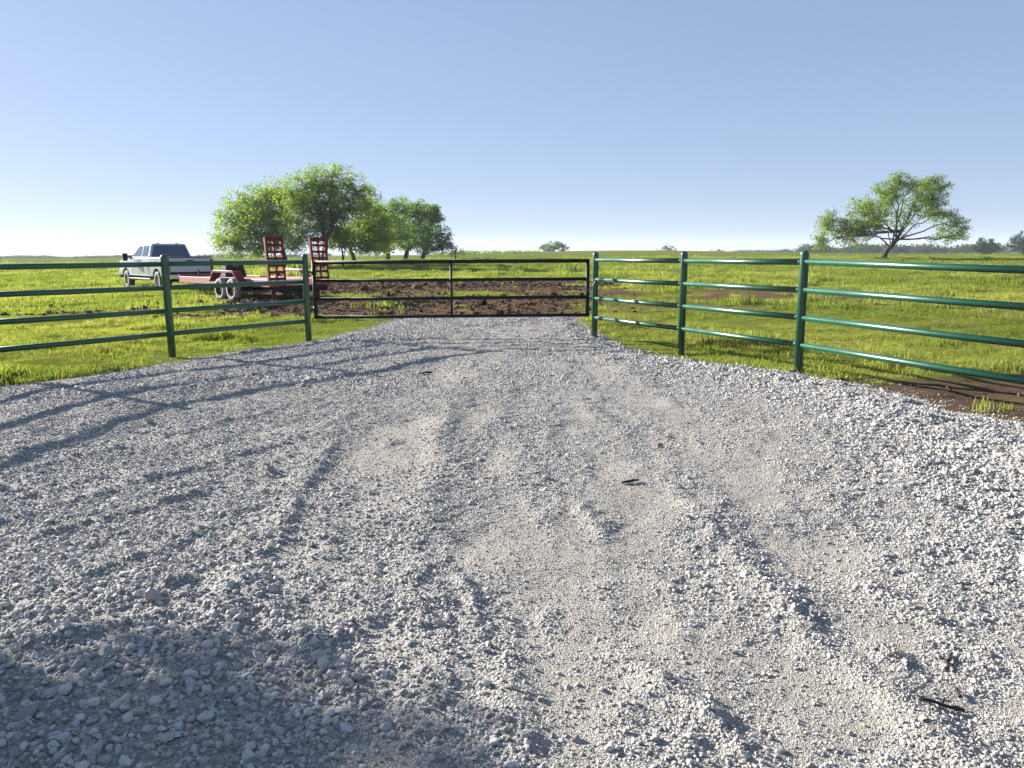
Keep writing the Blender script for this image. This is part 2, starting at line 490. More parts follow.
def mat_road():
    t = NT('limestone_gravel_bed')
    p = t.pos()
    v = t.n('ShaderNodeTexVoronoi'); v.inputs['Scale'].default_value = 85
    t.l(p, v.inputs['Vector'])
    v2 = t.n('ShaderNodeTexVoronoi'); v2.inputs['Scale'].default_value = 190
    t.l(p, v2.inputs['Vector'])
    fine = t.noise(160, 4, 0.7, p)
    mid = t.noise(3.0, 5, 0.6, p)
    dm = t.n('ShaderNodeAttribute', attribute_name='dust').outputs['Fac']
    dust = t.mix(mid, (0.285, 0.258, 0.220), (0.36, 0.328, 0.278))
    cell = t.n('ShaderNodeSeparateColor'); t.l(v.outputs['Color'], cell.inputs[0])
    st = t.ramp(cell.outputs[0], [(0.0, (0.2336, 0.2234, 0.2032)), (0.5, (0.3426, 0.3313, 0.3084)), (1.0, (0.4516, 0.4391, 0.4138))])
    st = t.mix(t.ramp(v.outputs['Distance'], [(0.35, 0.0), (0.75, 0.8)]), st, (0.168, 0.154, 0.1365))
    fac = t.n('ShaderNodeMath', operation='MULTIPLY_ADD'); t.l(dm, fac.inputs[0]); fac.inputs[1].default_value = 0.9; fac.inputs[2].default_value = 0.0
    c = t.mix(fac.outputs[0], st, dust)
    grit = t.n('ShaderNodeSeparateColor'); t.l(v2.outputs['Color'], grit.inputs[0])
    c = t.mix(t.ramp(grit.outputs[1], [(0.80, 0.0), (0.86, 0.6)]), c, (0.496, 0.488, 0.464))
    c = t.mix(t.ramp(grit.outputs[2], [(0.86, 0.0), (0.92, 0.5)]), c, (0.126, 0.1155, 0.105))
    h1 = t.ramp(v.outputs['Distance'], [(0.0, 1.0), (0.7, 0.0)])
    h2 = t.ramp(v2.outputs['Distance'], [(0.0, 1.0), (0.7, 0.0)])
    inv = t.n('ShaderNodeMath', operation='MULTIPLY_ADD'); t.l(dm, inv.inputs[0]); inv.inputs[1].default_value = -0.75; inv.inputs[2].default_value = 1.0
    hm = t.n('ShaderNodeMath', operation='MULTIPLY'); t.l(h1, hm.inputs[0]); t.l(inv.outputs[0], hm.inputs[1])
    ha = t.n('ShaderNodeMath', operation='MULTIPLY_ADD'); t.l(h2, ha.inputs[0]); ha.inputs[1].default_value = 0.4; t.l(hm.outputs[0], ha.inputs[2])
    hb = t.n('ShaderNodeMath', operation='MULTIPLY_ADD'); t.l(fine, hb.inputs[0]); hb.inputs[1].default_value = 0.25; t.l(ha.outputs[0], hb.inputs[2])
    t.bsdf(c, 0.9, 0, hb.outputs[0], 0.8, 0.010, 0.2)
    return t.m


def mat_stone():
    t = NT('crushed_limestone')
    r = t.n('ShaderNodeObjectInfo').outputs['Random']
    c = t.ramp(r, [(0.0, (0.2375, 0.2305, 0.2236)), (0.25, (0.3519, 0.3392, 0.3223)), (0.6, (0.4575, 0.4436, 0.4212)), (0.9, (0.5542, 0.5393, 0.5158)), (1.0, (0.4047, 0.3392, 0.2752))])
    nz = t.noise(2.5, 4, 0.6, t.opos())
    c = t.mix(t.ramp(nz, [(0.35, 0.0), (0.7, 0.35)]), c, (0.2584, 0.2356, 0.2052))
    t.bsdf(c, 0.85, 0, None, spec=0.25)
    return t.m


def mat_clod():
    t = NT('turned_soil')
    r = t.n('ShaderNodeObjectInfo').outputs['Random']
    c = t.ramp(r, [(0.0, (0.04263, 0.02491, 0.01652)), (0.5, (0.09307, 0.05714, 0.03951)), (1.0, (0.1628, 0.1063, 0.07543))])
    t.bsdf(c, 0.95, 0, None, spec=0.1)
    return t.m


# ------------------------------------------------------------------ sheets: ground and gravel road
def sheet(name, xs, ys, zf, attrs, mat):
    X, Y = np.meshgrid(xs, ys)
    x = X.ravel(); y = Y.ravel()
    z = zf(x, y)
    nx, ny = len(xs), len(ys)
    me = bpy.data.meshes.new(name)
    me.vertices.add(nx * ny)
    me.vertices.foreach_set('co', np.stack([x, y, z], 1).astype(np.float32).ravel())
    i = (np.arange(ny - 1)[:, None] * nx + np.arange(nx - 1)[None, :]).ravel()
    q = np.stack([i, i + 1, i + nx + 1, i + nx], 1).astype(np.int32)
    nf = len(q)
    me.loops.add(nf * 4)
    me.loops.foreach_set('vertex_index', q.ravel())
    me.polygons.add(nf)
    me.polygons.foreach_set('loop_start', np.arange(nf, dtype=np.int32) * 4)
    me.update(calc_edges=True)
    for k, fn in attrs.items():
        a = me.attributes.new(k, 'FLOAT', 'POINT')
        a.data.foreach_set('value', fn(x, y).astype(np.float32))
    me.polygons.foreach_set('use_smooth', np.ones(nf, dtype=bool))
    return link_mesh(name, me, mat)


ux = np.linspace(-1, 1, 560)
gx = np.sinh(ux * 6.2) / math.sinh(6.2) * 2600 * 0.75 + ux * 30
gy = np.concatenate([-np.geomspace(3000, 8, 30), np.arange(-6, 6, 0.5), np.geomspace(6, 3600, 800)])
ground = sheet('ground', gx, gy, land, {'dirt': tilled, 'bare': bare_right}, mat_ground())
tag(ground, 'green pasture reaching the horizon with brown turned soil beyond the gate', None, None, 'structure')

ry = np.concatenate([np.linspace(-6, 1.0, 50)[:-1], np.geomspace(1.0, 18.9, 560)])
rx = np.concatenate([np.linspace(-8.4, -5.2, 60)[:-1], np.linspace(-5.2, 4.8, 400)[:-1], np.linspace(4.8, 7.4, 50)])
road_o = sheet('gravel_road', rx, ry, road, {'dust': dustmask}, mat_road())
tag(road_o, 'pale gravel driveway widening from the gate towards the viewer', None, None, 'structure')

# ------------------------------------------------------------------ instanced scatter (stuff only)


def scatter(name, pts, scl, rot, idx, protos, label, tint=None):
    col = bpy.data.collections.new(name + '_pieces')
    for k, o in enumerate(protos):
        col.objects.link(o)
    me = bpy.data.meshes.new(name)
    n = len(pts)
    me.vertices.add(n)
    me.vertices.foreach_set('co', np.asarray(pts, np.float32).ravel())
    a = me.attributes.new('scl', 'FLOAT_VECTOR', 'POINT'); a.data.foreach_set('vector', np.asarray(scl, np.float32).ravel())
    a = me.attributes.new('rot', 'FLOAT_VECTOR', 'POINT'); a.data.foreach_set('vector', np.asarray(rot, np.float32).ravel())
    a = me.attributes.new('idx', 'INT', 'POINT'); a.data.foreach_set('value', np.asarray(idx, np.int32))
    if tint is not None:
        a = me.attributes.new('tint', 'FLOAT', 'POINT'); a.data.foreach_set('value', np.asarray(tint, np.float32))
    o = bpy.data.objects.new(name, me)
    C.objects.link(o)
    g = bpy.data.node_groups.new(name + '_scatter', 'GeometryNodeTree')
    g.interface.new_socket('Geometry', in_out='INPUT', socket_type='NodeSocketGeometry')
    g.interface.new_socket('Geometry', in_out='OUTPUT', socket_type='NodeSocketGeometry')
    N = g.nodes.new
    gi = N('NodeGroupInput'); go = N('NodeGroupOutput')
    ci = N('GeometryNodeCollectionInfo'); ci.inputs[0].default_value = col
    ci.inputs['Separate Children'].default_value = True
    ip = N('GeometryNodeInstanceOnPoints'); ip.inputs['Pick Instance'].default_value = True

    def named(nm, typ):
        q = N('GeometryNodeInputNamedAttribute'); q.data_type = typ; q.inputs[0].default_value = nm
        return q.outputs['Attribute']
    L = g.links.new
    L(gi.outputs[0], ip.inputs['Points']); L(ci.outputs[0], ip.inputs['Instance'])
    L(named('idx', 'INT'), ip.inputs['Instance Index'])
    e2r = N('FunctionNodeEulerToRotation'); L(named('rot', 'FLOAT_VECTOR'), e2r.inputs[0])
    L(e2r.outputs[0], ip.inputs['Rotation'])
    L(named('scl', 'FLOAT_VECTOR'), ip.inputs['Scale'])
    L(ip.outputs[0], go.inputs[0])
    md = o.modifiers.new('scatter', 'NODES'); md.node_group = g
    tag(o, label, None, None, 'stuff')
    return o


def proto(name, bm, mat, smooth=False):
    me = bpy.data.meshes.new(name)
    bm.to_mesh(me); bm.free()
    me.materials.append(mat)
    if smooth: me.polygons.foreach_set('use_smooth', [True] * len(me.polygons))
    return bpy.data.objects.new(name, me)


def stone_bm(seed, planes=11, sub=2, rough=0.05):
    r = np.random.default_rng(seed)
    bm = bmesh.new()
    bmesh.ops.create_icosphere(bm, subdivisions=sub, radius=1)
    n = r.normal(size=(planes, 3)); n /= np.linalg.norm(n, axis=1)[:, None]
    dd = r.uniform(0.42, 0.85, planes)
    for v in bm.verts:
        c = np.array(v.co)
        t = n @ c
        rad = 1.0
        for k in range(planes):
            if t[k] > 1e-3: rad = min(rad, dd[k] / t[k])
        rad *= 1 + r.normal() * rough * 0.4
        v.co = Vector(c * rad * 0.68)
    return bm


smat = mat_stone()
stones = [proto('stone_%02d' % k, stone_bm(100 + k, 7 + k % 4, 2, 0.02), smat) for k in range(10)]


def stone_points():
    P, SC, RO, ID = [], [], [], []
    bands = [(0.9, 4.6, 17000, 1.0), (4.6, 8.2, 6200, 1.12), (8.2, 12.5, 2300, 1.45), (12.5, 18.2, 1200, 1.8)]
    for (y0, y1, rho, grow) in bands:
        xm = lambda y: 0.72 * y + 1.0
        n = int(rho * (y1 - y0) * 2 * xm(y1))
        y = rng.uniform(y0, y1, n); x = rng.uniform(-xm(y1), xm(y1), n)
        k = (np.abs(x) < xm(y)) & (x > -7.5) & (x < 6.8)
        x, y = x[k], y[k]
        e = road_edge(x, y)
        k = e > -0.55
        x, y, e = x[k], y[k], e[k]
        dm = dustmask(x, y); co = coarse(x, y)
        n = len(x)
        mean = (0.0076 + 0.0120 * co + 0.008 * gauss(x, y, -1.7, 2.0, 1.6, 0.85)) * (1 - 0.42 * dm) * grow
        size = mean * np.exp(rng.normal(0, 0.45, n))
        big = rng.random(n) < 0.004
        size = np.where(big, size * 2.0, size)
        cover = (0.62 * (1 - dm) ** 1.2 + 0.34) * (0.55 + 0.6 * co)
        cover *= np.where(e < 0, 0.42 * np.exp(np.minimum(e, 0) / 0.14), 1.0)
        cover *= 0.7 + 0.5 * fbm(x * 3.1, y * 2.6, 3, 120)
        pr = cover / (rho * size * size * 0.8)
        k = rng.random(n) < pr
        x, y, size = x[k], y[k], size[k]
        n = len(x)
        z = np.maximum(road(x, y), land(x, y)) + size * rng.uniform(-0.12, 0.28, n)
        P.append(np.stack([x, y, z], 1))
        SC.append(size[:, None] * np.stack([rng.uniform(0.75, 1.35, n), rng.uniform(0.75, 1.25, n), rng.uniform(0.5, 0.95, n)], 1))
        RO.append(np.stack([rng.normal(0, 0.45, n), rng.normal(0, 0.45, n), rng.uniform(0, 6.283, n)], 1))
        ID.append(rng.integers(0, len(stones), n))
    return map(np.concatenate, (P, SC, RO, ID))


sp, ss, sr, si = stone_points()
print('stones', len(sp))
scatter('gravel_stones', sp, ss, sr, si, stones, 'loose pale crushed stones covering the driveway')

# ---- clods of turned soil
cmat = mat_clod()
clods = [proto('clod_%02d' % k, stone_bm(300 + k, 7, 2, 0.35), cmat) for k in range(6)]
n = 110000
y = 17.2 * (43 / 17.2) ** rng.random(n); x = rng.uniform(-16, 15, n)
w = tilled(x, y, True)
dens = w * (0.25 + 0.75 * sstep(0.0, 0.5, fbm(x * 0.7, y * 0.5, 3, 140)) + 0.6 * np.exp(-((y - 35) / 2.2) ** 2) + 0.5 * np.exp(-((y - 22) / 1.6) ** 2))
k = rng.random(n) < dens * 0.5
x, y = x[k], y[k]; n = len(x)
size = 0.026 * np.exp(rng.normal(0, 0.6, n)) * (0.5 + y / 36) * np.where((x < -6.5) & (y < 25), 1.7, 1.0)
nb_ = 5200
xb = rng.uniform(3.8, 10, nb_); yb = rng.uniform(3, 10.8, nb_)
kb = rng.random(nb_) < bare_right(xb, yb) * (road_edge(xb, yb) < 0.02) * 0.5
xb, yb = xb[kb], yb[kb]
x = np.concatenate([x, xb]); y = np.concatenate([y, yb]); size = np.concatenate([size, 0.011 * np.exp(rng.normal(0, 0.6, len(xb)))]); n = len(x)
print('clods', n)
scatter('soil_clods', np.stack([x, y, land(x, y) + size * 0.1], 1), size[:, None] * np.stack([rng.uniform(0.8, 1.7, n), rng.uniform(0.8, 1.4, n), rng.uniform(0.5, 1.0, n)], 1),
        np.stack([rng.normal(0, .4, n), rng.normal(0, .4, n), rng.uniform(0, 6.28, n)], 1), rng.integers(0, 6, n), clods, 'dark clods of turned soil beyond the gate')


# ---- grass
def tuft_bm(seed, blades, rad, h, w):
    r = random.Random(seed)
    bm = bmesh.new()
    for _ in range(blades):
        a = r.uniform(0, 6.283); d = rad * math.sqrt(r.random())
        bx, by = d * math.cos(a), d * math.sin(a)
        az = r.uniform(0, 6.283); lean = r.uniform(0.1, 0.75); hh = h * r.uniform(0.5, 1.1)
        ww = w * r.uniform(0.7, 1.3)
        px, py = -math.sin(az) * ww / 2, math.cos(az) * ww / 2
        lx, ly = math.cos(az) * lean * hh, math.sin(az) * lean * hh
        rows = []
        for t, s in ((0, 1), (0.5, 0.85), (1.0, 0.12)):
            cx, cy, cz = bx + lx * t * t, by + ly * t * t, hh * t * (1 - 0.25 * lean * t)
            rows.append((bm.verts.new((cx - px * s, cy - py * s, cz)), bm.verts.new((cx + px * s, cy + py * s, cz))))
        for q0, q1 in zip(rows[:-1], rows[1:]):
            bm.faces.new((q0[0], q0[1], q1[1], q1[0]))
    return bm


tufts = [proto('tuft_%02d' % k, tuft_bm(500 + k, 22, 0.11, 0.085, 0.009), M['grass']) for k in range(5)]
tufts += [proto('tuft_%02d' % (5 + k), tuft_bm(520 + k, 40, 0.32, 0.16, 0.024), M['grass']) for k in range(4)]
tufts += [proto('tuft_%02d' % (9 + k), tuft_bm(540 + k, 10, 0.12, 0.10, 0.009), M['straw']) for k in range(2)]


def grass_points():
    P, SC, RO, ID, TI = [], [], [], [], []
    for (y0, y1, rho, kind, pw) in [(2.0, 16, 230, 0, 0.0), (14, 34, 85, 0, 0.8), (20, 62, 13, 1, 0.9), (50, 130, 2.6, 1, 0.8)]:
        xm = 0.74 * y1 + 3
        n = int(rho * (y1 - y0) * 2 * xm)
        y = rng.uniform(y0, y1, n); x = rng.uniform(-xm, xm, n)
        k = (np.abs(x) < 0.74 * y + 3)
        x, y = x[k], y[k]
        e = road_edge(x, y); till = tilled(x, y); bare = bare_right(x, y)
        lush = fbm(x * 0.55, y * 0.55, 4, 160)
        pr = np.maximum(0.72 + 0.7 * lush, 0.42)
        pr *= (y0 / y) ** pw if pw else 1
        pr *= (1 - np.clip(till * 1.25, 0, 0.985)) * (1 - np.clip(bare * 1.4, 0, 0.994))
        pr *= np.where(e > 0.16, 0.0, np.where(e > -0.02, 0.05, np.where(e > -0.15, 0.5, 1.0)))
        k = rng.random(len(x)) < pr
        x, y, lush = x[k], y[k], lush[k]
        n = len(x)
        sc = (0.75 + 0.5 * np.clip(lush, -0.6, 1)) * np.exp(rng.normal(0, 0.22, n))
        hs = sc * (0.8 + 1.1 * sstep(0.2, 0.75, fbm(x * 0.8, y * 0.8, 3, 166))) * np.where(rng.random(n) < 0.012, 2.1, 1.0)
        if y0 >= 50: sc = sc * 1.6; hs = hs * 1.15
        P.append(np.stack([x, y, land(x, y) - 0.012], 1))
        SC.append(np.stack([sc, sc, hs], 1))
        RO.append(np.stack([np.zeros(n), np.zeros(n), rng.uniform(0, 6.283, n)], 1))
        i = rng.integers(0, 5, n) if kind == 0 else rng.integers(5, 9, n)
        if kind == 0:
            dry = rng.random(n) < 0.08 + 0.34 * sstep(0.1, 0.6, fbm(x * 0.45, y * 0.45, 3, 170))
            i = np.where(dry, rng.integers(9, 11, n), i)
        ID.append(i)
        TI.append(np.clip(0.32 + 0.55 * fbm(x * 0.23, y * 0.16, 4, 180) - 0.25 * np.clip(lush, -1, 1), 0.12, 0.75) - 0.05 * (1 - sstep(12, 17, y)) * sstep(0.5, 2.0, x))
    return map(np.concatenate, (P, SC, RO, ID, TI))


gp, gs, gr, gi_, gt = grass_points()
print('grass', len(gp))
scatter('grass', gp, gs, gr, gi_, tufts, 'short yellow green pasture grass', gt)


# ------------------------------------------------------------------ fences and gate
POST_R, RAIL_R, POST_H = 0.055, 0.0365, 1.52
RAIL_Z = (1.378, 1.035, 0.692, 0.350)


def post_bm(h=POST_H, r=POST_R):
    bm = bmesh.new()
    prof = [(-0.35, r), (h - 0.055, r)]
    for k in range(1, 6):
        a = k / 6 * math.pi / 2
        prof.append((h - 0.055 + 0.055 * math.sin(a), r * math.cos(a) + 0.001))
    tube(bm, [(0, 0, z) for z, _ in prof], [q for _, q in prof], 18)
    return bm


post_me = None


def fence(name, label, cat, pts, seed):
    global post_me
    r = random.Random(seed)
    root = empty(name, (pts[0][0], pts[0][1], 0))
    tag(root, label, cat, None)
    o0 = Vector((pts[0][0], pts[0][1], 0))
    pts = [(p[0], p[1], p[2] if len(p) > 2 else 0.0) for p in pts]
    for (x, y, pz) in pts:
        if post_me is None:
            po = obj('post', post_bm(), M['green_paint'], root)
            post_me = po.data
        else:
            po = link_mesh('post', post_me, None, root)
        po.location = Vector((x, y, pz)) - o0
        po.rotation_euler = (R(r.uniform(-.35, .35)), R(r.uniform(-.35, .35)), r.uniform(0, 6))
    # one welded rail run per panel, meeting end to end inside the posts
    for z in RAIL_Z:
        for a, b in zip(pts[:-1], pts[1:]):
            bm = bmesh.new()
            A = Vector((a[0], a[1], a[2] + z + r.uniform(-.004, .004))) - o0
            B = Vector((b[0], b[1], b[2] + z + r.uniform(-.004, .004))) - o0
            d = (B - A).normalized()
            tube(bm, [A + d * 0.012, A.lerp(B, .5) + Vector((0, 0, -.003)), B - d * 0.012], RAIL_R, 16)
            for e_, q_ in ((A, d), (B, -d)):      # weld beads where the pipe meets the posts
                tube(bm, [e_ + q_ * .050, e_ + q_ * .056, e_ + q_ * .063, e_ + q_ * .068], [RAIL_R + .001, RAIL_R + .0035, RAIL_R + .0025, RAIL_R + .0005], 14)
            obj('rail', bm, M['green_paint'], root)
    return root


fence('pipe_fence', 'shaded green pipe fence left of the gate in front of the truck and trailer', 'fence',
      [(-3.60, 13.42), (-5.10, 11.33), (-6.55, 9.33), (-6.72, 6.9), (-6.9, 4.46), (-7.1, 2.0), (-7.3, -0.4)], 1)
fence('pipe_fence', 'sunlit green pipe fence right of the gate running past the bare soil', 'fence',
      [(1.50, 13.75), (2.60, 11.60), (3.60, 9.45), (4.98, 6.62, -.065), (6.08, 4.45, -.10), (7.2, 2.25, -.12)], 2)

GL = Vector((-3.47, 13.50, 0)); GR = Vector((1.36, 13.66, 0))
gate = empty('field_gate', GL, math.atan2(GR.y - GL.y, GR.x - GL.x))
tag(gate, 'long dark four bar metal field gate closed across the gravel driveway', 'gate')
GW = (GR - GL).length
bm = bmesh.new()
zt, zb = 1.365, 0.405
for (p, q, rr) in [((0, 0, zt), (GW, 0, zt), .034), ((0, 0, zb), (GW, 0, zb), .030)]:
    tube(bm, [p, q], rr, 14)
for x_ in (0, GW):
    tube(bm, [(x_, 0, zb - .03), (x_, 0, zt + .034)], .034, 14)
obj('gate_frame', bm, M['gate_paint'], gate)
for z in (1.045, 0.725):
    bm = bmesh.new(); tube(bm, [(.034, 0, z), (GW - .034, 0, z)], .031, 14); obj('bar', bm, M['gate_paint'], gate)
bm = bmesh.new()
tube(bm, [(GW * .498, -.031, zb), (GW * .498, -.031, zt)], .022, 12)
obj('upright', bm, M['gate_paint'], gate)
for z in (1.2, 0.55):
    bm = bmesh.new()
    tube(bm, [(-.10, -.05, z), (-.02, 0, z)], .016, 8)
    tube(bm, [(0, 0, z - .05), (0, 0, z + .05)], .042, 12)
    obj('hinge', bm, M['gate_paint'], gate)

ca, cb = Vector((1.37, 13.62, 0.86)), Vector((1.50, 13.69, 1.02))
bm = bmesh.new()
NL = 11
for k in range(NL):
    t = (k + .5) / NL
    c = ca.lerp(cb, t) + Vector((0, 0, -0.035 * math.sin(t * math.pi)))
    d = (cb - ca).normalized()
    s = d.cross(Vector((0, 1, 0))).normalized() if k % 2 else d.cross(Vector((0, 0, 1))).normalized()
    ring = [c + d * (0.017 * math.cos(a)) + s * (0.009 * math.sin(a)) for a in [i / 10 * 6.283 for i in range(11)]]
    tube(bm, ring, 0.0035, 6, False)
ring = [cb + Vector((math.cos(a) * .06, math.sin(a) * .06, 0)) + Vector((0, .06, 0)) for a in [i / 20 * 6.283 for i in range(21)]]
tube(bm, ring, 0.005, 6, False)
tag(obj('gate_chain', bm, M['steel'], None), 'short steel chain fastening the gate to the right fence post', 'chain')


# ------------------------------------------------------------------ wheels
def wheel(parent, x, y, r, w, side, tm, rm, spokes=8, rr=0.62):
    root = empty('wheel'); root.parent = parent; root.location = (x, y, r)
    bm = bmesh.new()
    ri = r * rr
    lathe_x(bm, [(-w / 2 + .02, ri * .96), (-w / 2, ri * 1.08), (-w / 2 + .012, r * .93), (-w / 2 + .05, r), (w / 2 - .05, r), (w / 2 - .012, r * .93), (w / 2, ri * 1.08), (w / 2 - .02, ri * .96), (-w / 2 + .02, ri * .96)], 36, caps=False)
    obj('tyre', bm, tm, root)
    bm = bmesh.new()
    s = side
    x_out = s * (w / 2 - .012); x_in = s * (w / 2 - .075)
    # rim lip
    n = 36
    for (ra, rb, xa, xb) in ((ri, ri * .88, x_out, x_out), (ri * .88, ri * .82, x_out, x_in)):
        A = [bm.verts.new((xa, ra * math.cos(i * 6.2832 / n), ra * math.sin(i * 6.2832 / n))) for i in range(n)]
        B = [bm.verts.new((xb, rb * math.cos(i * 6.2832 / n), rb * math.sin(i * 6.2832 / n))) for i in range(n)]
        for i in range(n): bm.faces.new((A[i], A[(i + 1) % n], B[(i + 1) % n], B[i]))
    for k in range(spokes):
        a = k / spokes * 6.2832
        mt = Matrix.Rotation(a, 4, 'X')
        box(bm, min(x_in, x_in + s * .03), max(x_in, x_in + s * .03), -ri * .085, ri * .085, ri * .2, ri * .86, mt)
    lathe_x(bm, [(x_in - .02, ri * .26), (x_in + .02 + s * .03, ri * .24)], 16)
    obj('rim', bm, rm, root)
    bm = bmesh.new()
    lathe_x(bm, [(-.02, ri * .86), (.02, ri * .86)], 24)
    obj('brake_disc', bm, M['black'], root)
    return root


# ------------------------------------------------------------------ pickup truck (local: y forward, rear bumper at y=0)
HEAD = R(45)
tx, ty = -13.80, 33.1
truck = empty('pickup_truck', (tx, ty, land1(tx - 2, ty + 2)), R(43.5))
tag(truck, 'silver white crew cab pickup truck parked in the grass and hitched to the red trailer', 'truck')
RA, FA, WR = 1.28, 5.34, 0.415


def arch(cy, r, n=10, z0=.60):
    return [(cy + r * math.cos(a), WR + r * math.sin(a)) for a in np.linspace(math.asin((z0 - WR) / r), math.pi - math.asin((z0 - WR) / r), n)]


# cab + hood body
lo = [(2.14, .60)]
top = [(2.14, 1.42), (4.62, 1.40), (4.75, 1.37), (5.9, 1.30), (6.25, 1.22), (6.33, 1.0), (6.33, .72), (6.2, .60)]
a2 = arch(FA, .53)
poly = [(2.14, .60), (2.14, 1.42), (4.62, 1.40), (4.80, 1.37), (5.9, 1.31), (6.22, 1.24), (6.33, 1.05), (6.33, .70), (6.2, .60)] + a2
bm = bmesh.new(); prism(bm, poly, -1.0, 1.0)
for v in bm.verts:
    if v.co.z > 1.15: v.co.x *= 0.965
obj('body', bm, M['white_paint'], truck, bevel=.035)
# cab greenhouse
bm = bmesh.new()
hexa(bm, [(-.935, 2.16, 1.41), (.935, 2.16, 1.41), (.935, 4.66, 1.39), (-.935, 4.66, 1.39),
          (-.74, 2.32, 2.03), (.74, 2.32, 2.03), (.74, 3.86, 2.03), (-.74, 3.86, 2.03)])
obj('cab', bm, M['white_paint'], truck, bevel=.07)


def pane(pts, inset, name='window', off=.004):
    P = [Vector(p) for p in pts]
    c = sum(P, Vector()) / len(P)
    nrm = (P[1] - P[0]).cross(P[2] - P[0]).normalized()
    bm = bmesh.new()
    f = [bm.verts.new(p + (c - p).normalized() * inset + nrm * off) for p in P]
    b = [bm.verts.new(p + (c - p).normalized() * inset - nrm * .012) for p in P]
    bm.faces.new(f)
    bm.faces.new(b[::-1])
    m_ = len(P)
    for i in range(m_): bm.faces.new((f[i], b[i], b[(i + 1) % m_], f[(i + 1) % m_]))
    return obj(name, bm, M['glass'], truck)


def cabp(u, y, s):                     # point on the cab side: u 0 at belt, 1 at roof
    return (s * (.935 + (.74 - .935) * u), y, 1.41 + .62 * u)


# rear window, windscreen, side windows
pane([(.85, 2.16 + .16 * .10, 1.47), (-.85, 2.16 + .016, 1.47), (-.69, 2.16 + .16 * .90, 1.965), (.69, 2.16 + .16 * .90, 1.965)][::-1], .02, 'rear_window', .008)
pane([(-.86, 4.66 - .80 * .1, 1.45), (.86, 4.66 - .08, 1.45), (.70, 4.66 - .80 * .9, 1.97), (-.70, 4.66 - .72, 1.97)][::-1], .02, 'windscreen', -.01)
for s in (-1, 1):
    for (y0, y1, y2, y3) in ((2.42, 3.22, 3.22, 2.47), (3.33, 4.42, 3.80, 3.33)):
        pts = [cabp(.12, y0, s), cabp(.12, y1, s), cabp(.86, y2, s), cabp(.86, y3, s)]
        if s < 0: pts = pts[::-1]
        pane(pts, .015, 'side_window', .010)
    # doors: thin skins standing 4 mm proud with a seam between them
    for (y0, y1, nm) in ((2.30, 3.26, 'rear_door'), (3.28, 4.55, 'front_door')):
        bm = bmesh.new(); box(bm, min(s * .99, s * 1.006), max(s * .99, s * 1.006), y0, y1, .70, 1.13)
        dr = obj(nm, bm, M['white_paint'], truck, bevel=.012)
        bm = bmesh.new(); box(bm, min(s * 1.006, s * 1.03), max(s * 1.006, s * 1.03), y0 + .08, y0 + .30, 1.05, 1.085)
        obj('handle', bm, M['black'], dr)
    bm = bmesh.new()
    tube(bm, [(s * .96, 4.35, 1.38), (s * 1.22, 4.36, 1.40)], .03, 8)
    tube(bm, [(s * .96, 4.35, 1.46), (s * 1.22, 4.36, 1.48)], .025, 8)
    box(bm, min(s * 1.17, s * 1.38), max(s * 1.17, s * 1.38), 4.31, 4.43, 1.28, 1.62)
    obj('side_mirror', bm, M['black'], truck, bevel=.03)
    bm = bmesh.new(); box(bm, min(s * .93, s * 1.07), max(s * .93, s * 1.07), 2.0, 4.72, .44, .52)
    obj('running_board', bm, M['chrome'], truck, bevel=.015)
    # bed side with wheel arch
    bp = [(.06, .66), (.06, 1.42), (2.10, 1.42), (2.10, .60)] + arch(RA, .53)
    bm = bmesh.new(); prism(bm, bp, min(s * .86, s * .995), max(s * .86, s * .995))
    obj('bed_side', bm, M['white_paint'], truck, bevel=.025)
    bm = bmesh.new(); box(bm, min(s * .80, s * .985), max(s * .80, s * .985), .08, 2.08, 1.421, 1.45)
    obj('bed_rail_cap', bm, M['black'], truck, bevel=.008)
    bm = bmesh.new(); box(bm, min(s * .87, s * 1.003), max(s * .87, s * 1.003), -.005, .09, .88, 1.34)
    obj('tail_light', bm, M['red_lens'], truck, bevel=.015)
    wheel(truck, s * .86, RA, WR, .27, s, M['rubber'], M['rim'], 8, .60)
    wheel(truck, s * .86, FA, WR, .27, s, M['rubber'], M['rim'], 8, .60)
bm = bmesh.new()
box(bm, -.855, .855, .06, 2.10, .74, .80)
box(bm, -.855, .855, 2.04, 2.10, .80, 1.40)
obj('bed', bm, M['black'], truck)
bm = bmesh.new(); box(bm, -.865, .865, .0, .055, .80, 1.42)
tg = obj('tailgate', bm, M['white_paint'], truck, bevel=.02)
bm = bmesh.new(); box(bm, -.14, .14, -.012, .0, 1.24, 1.31); obj('handle', bm, M['black'], tg)
bm = bmesh.new(); box(bm, -.86, .86, -.02, .05, 1.421, 1.455); obj('top_cap', bm, M['black'], tg)
bm = bmesh.new(); box(bm, -.98, .98, -.14, .05, .50, .70)
bp_ = obj('rear_bumper', bm, M['chrome'], truck, bevel=.03)
bm = bmesh.new(); box(bm, -.16, .16, -.148, -.142, .54, .68); obj('plate', bm, M['white_paint'], bp_)
bm = bmesh.new(); box(bm, -1.0, 1.0, 6.30, 6.44, .48, .72); obj('front_bumper', bm, M['chrome'], truck, bevel=.04)
bm = bmesh.new(); box(bm, -.42, .42, .2, 6.1, .42, .60); box(bm, -.8, .8, RA - .06, RA + .06, .36, .48); box(bm, -.8, .8, FA - .06, FA + .06, .36, .48)
obj('chassis', bm, M['black'], truck)
for x_ in (-.42, .42):
    bm = bmesh.new(); box(bm, x_ - .05, x_ + .05, 2.48, 2.60, 2.025, 2.065); obj('roof_light', bm, M['black'], truck, bevel=.012)
bm = bmesh.new(); box(bm, -.05, .05, -.34, 0, .42, .48); tube(bm, [(0, -.33, .48), (0, -.33, .55)], .03, 10)
obj('tow_hitch', bm, M['black'], truck)

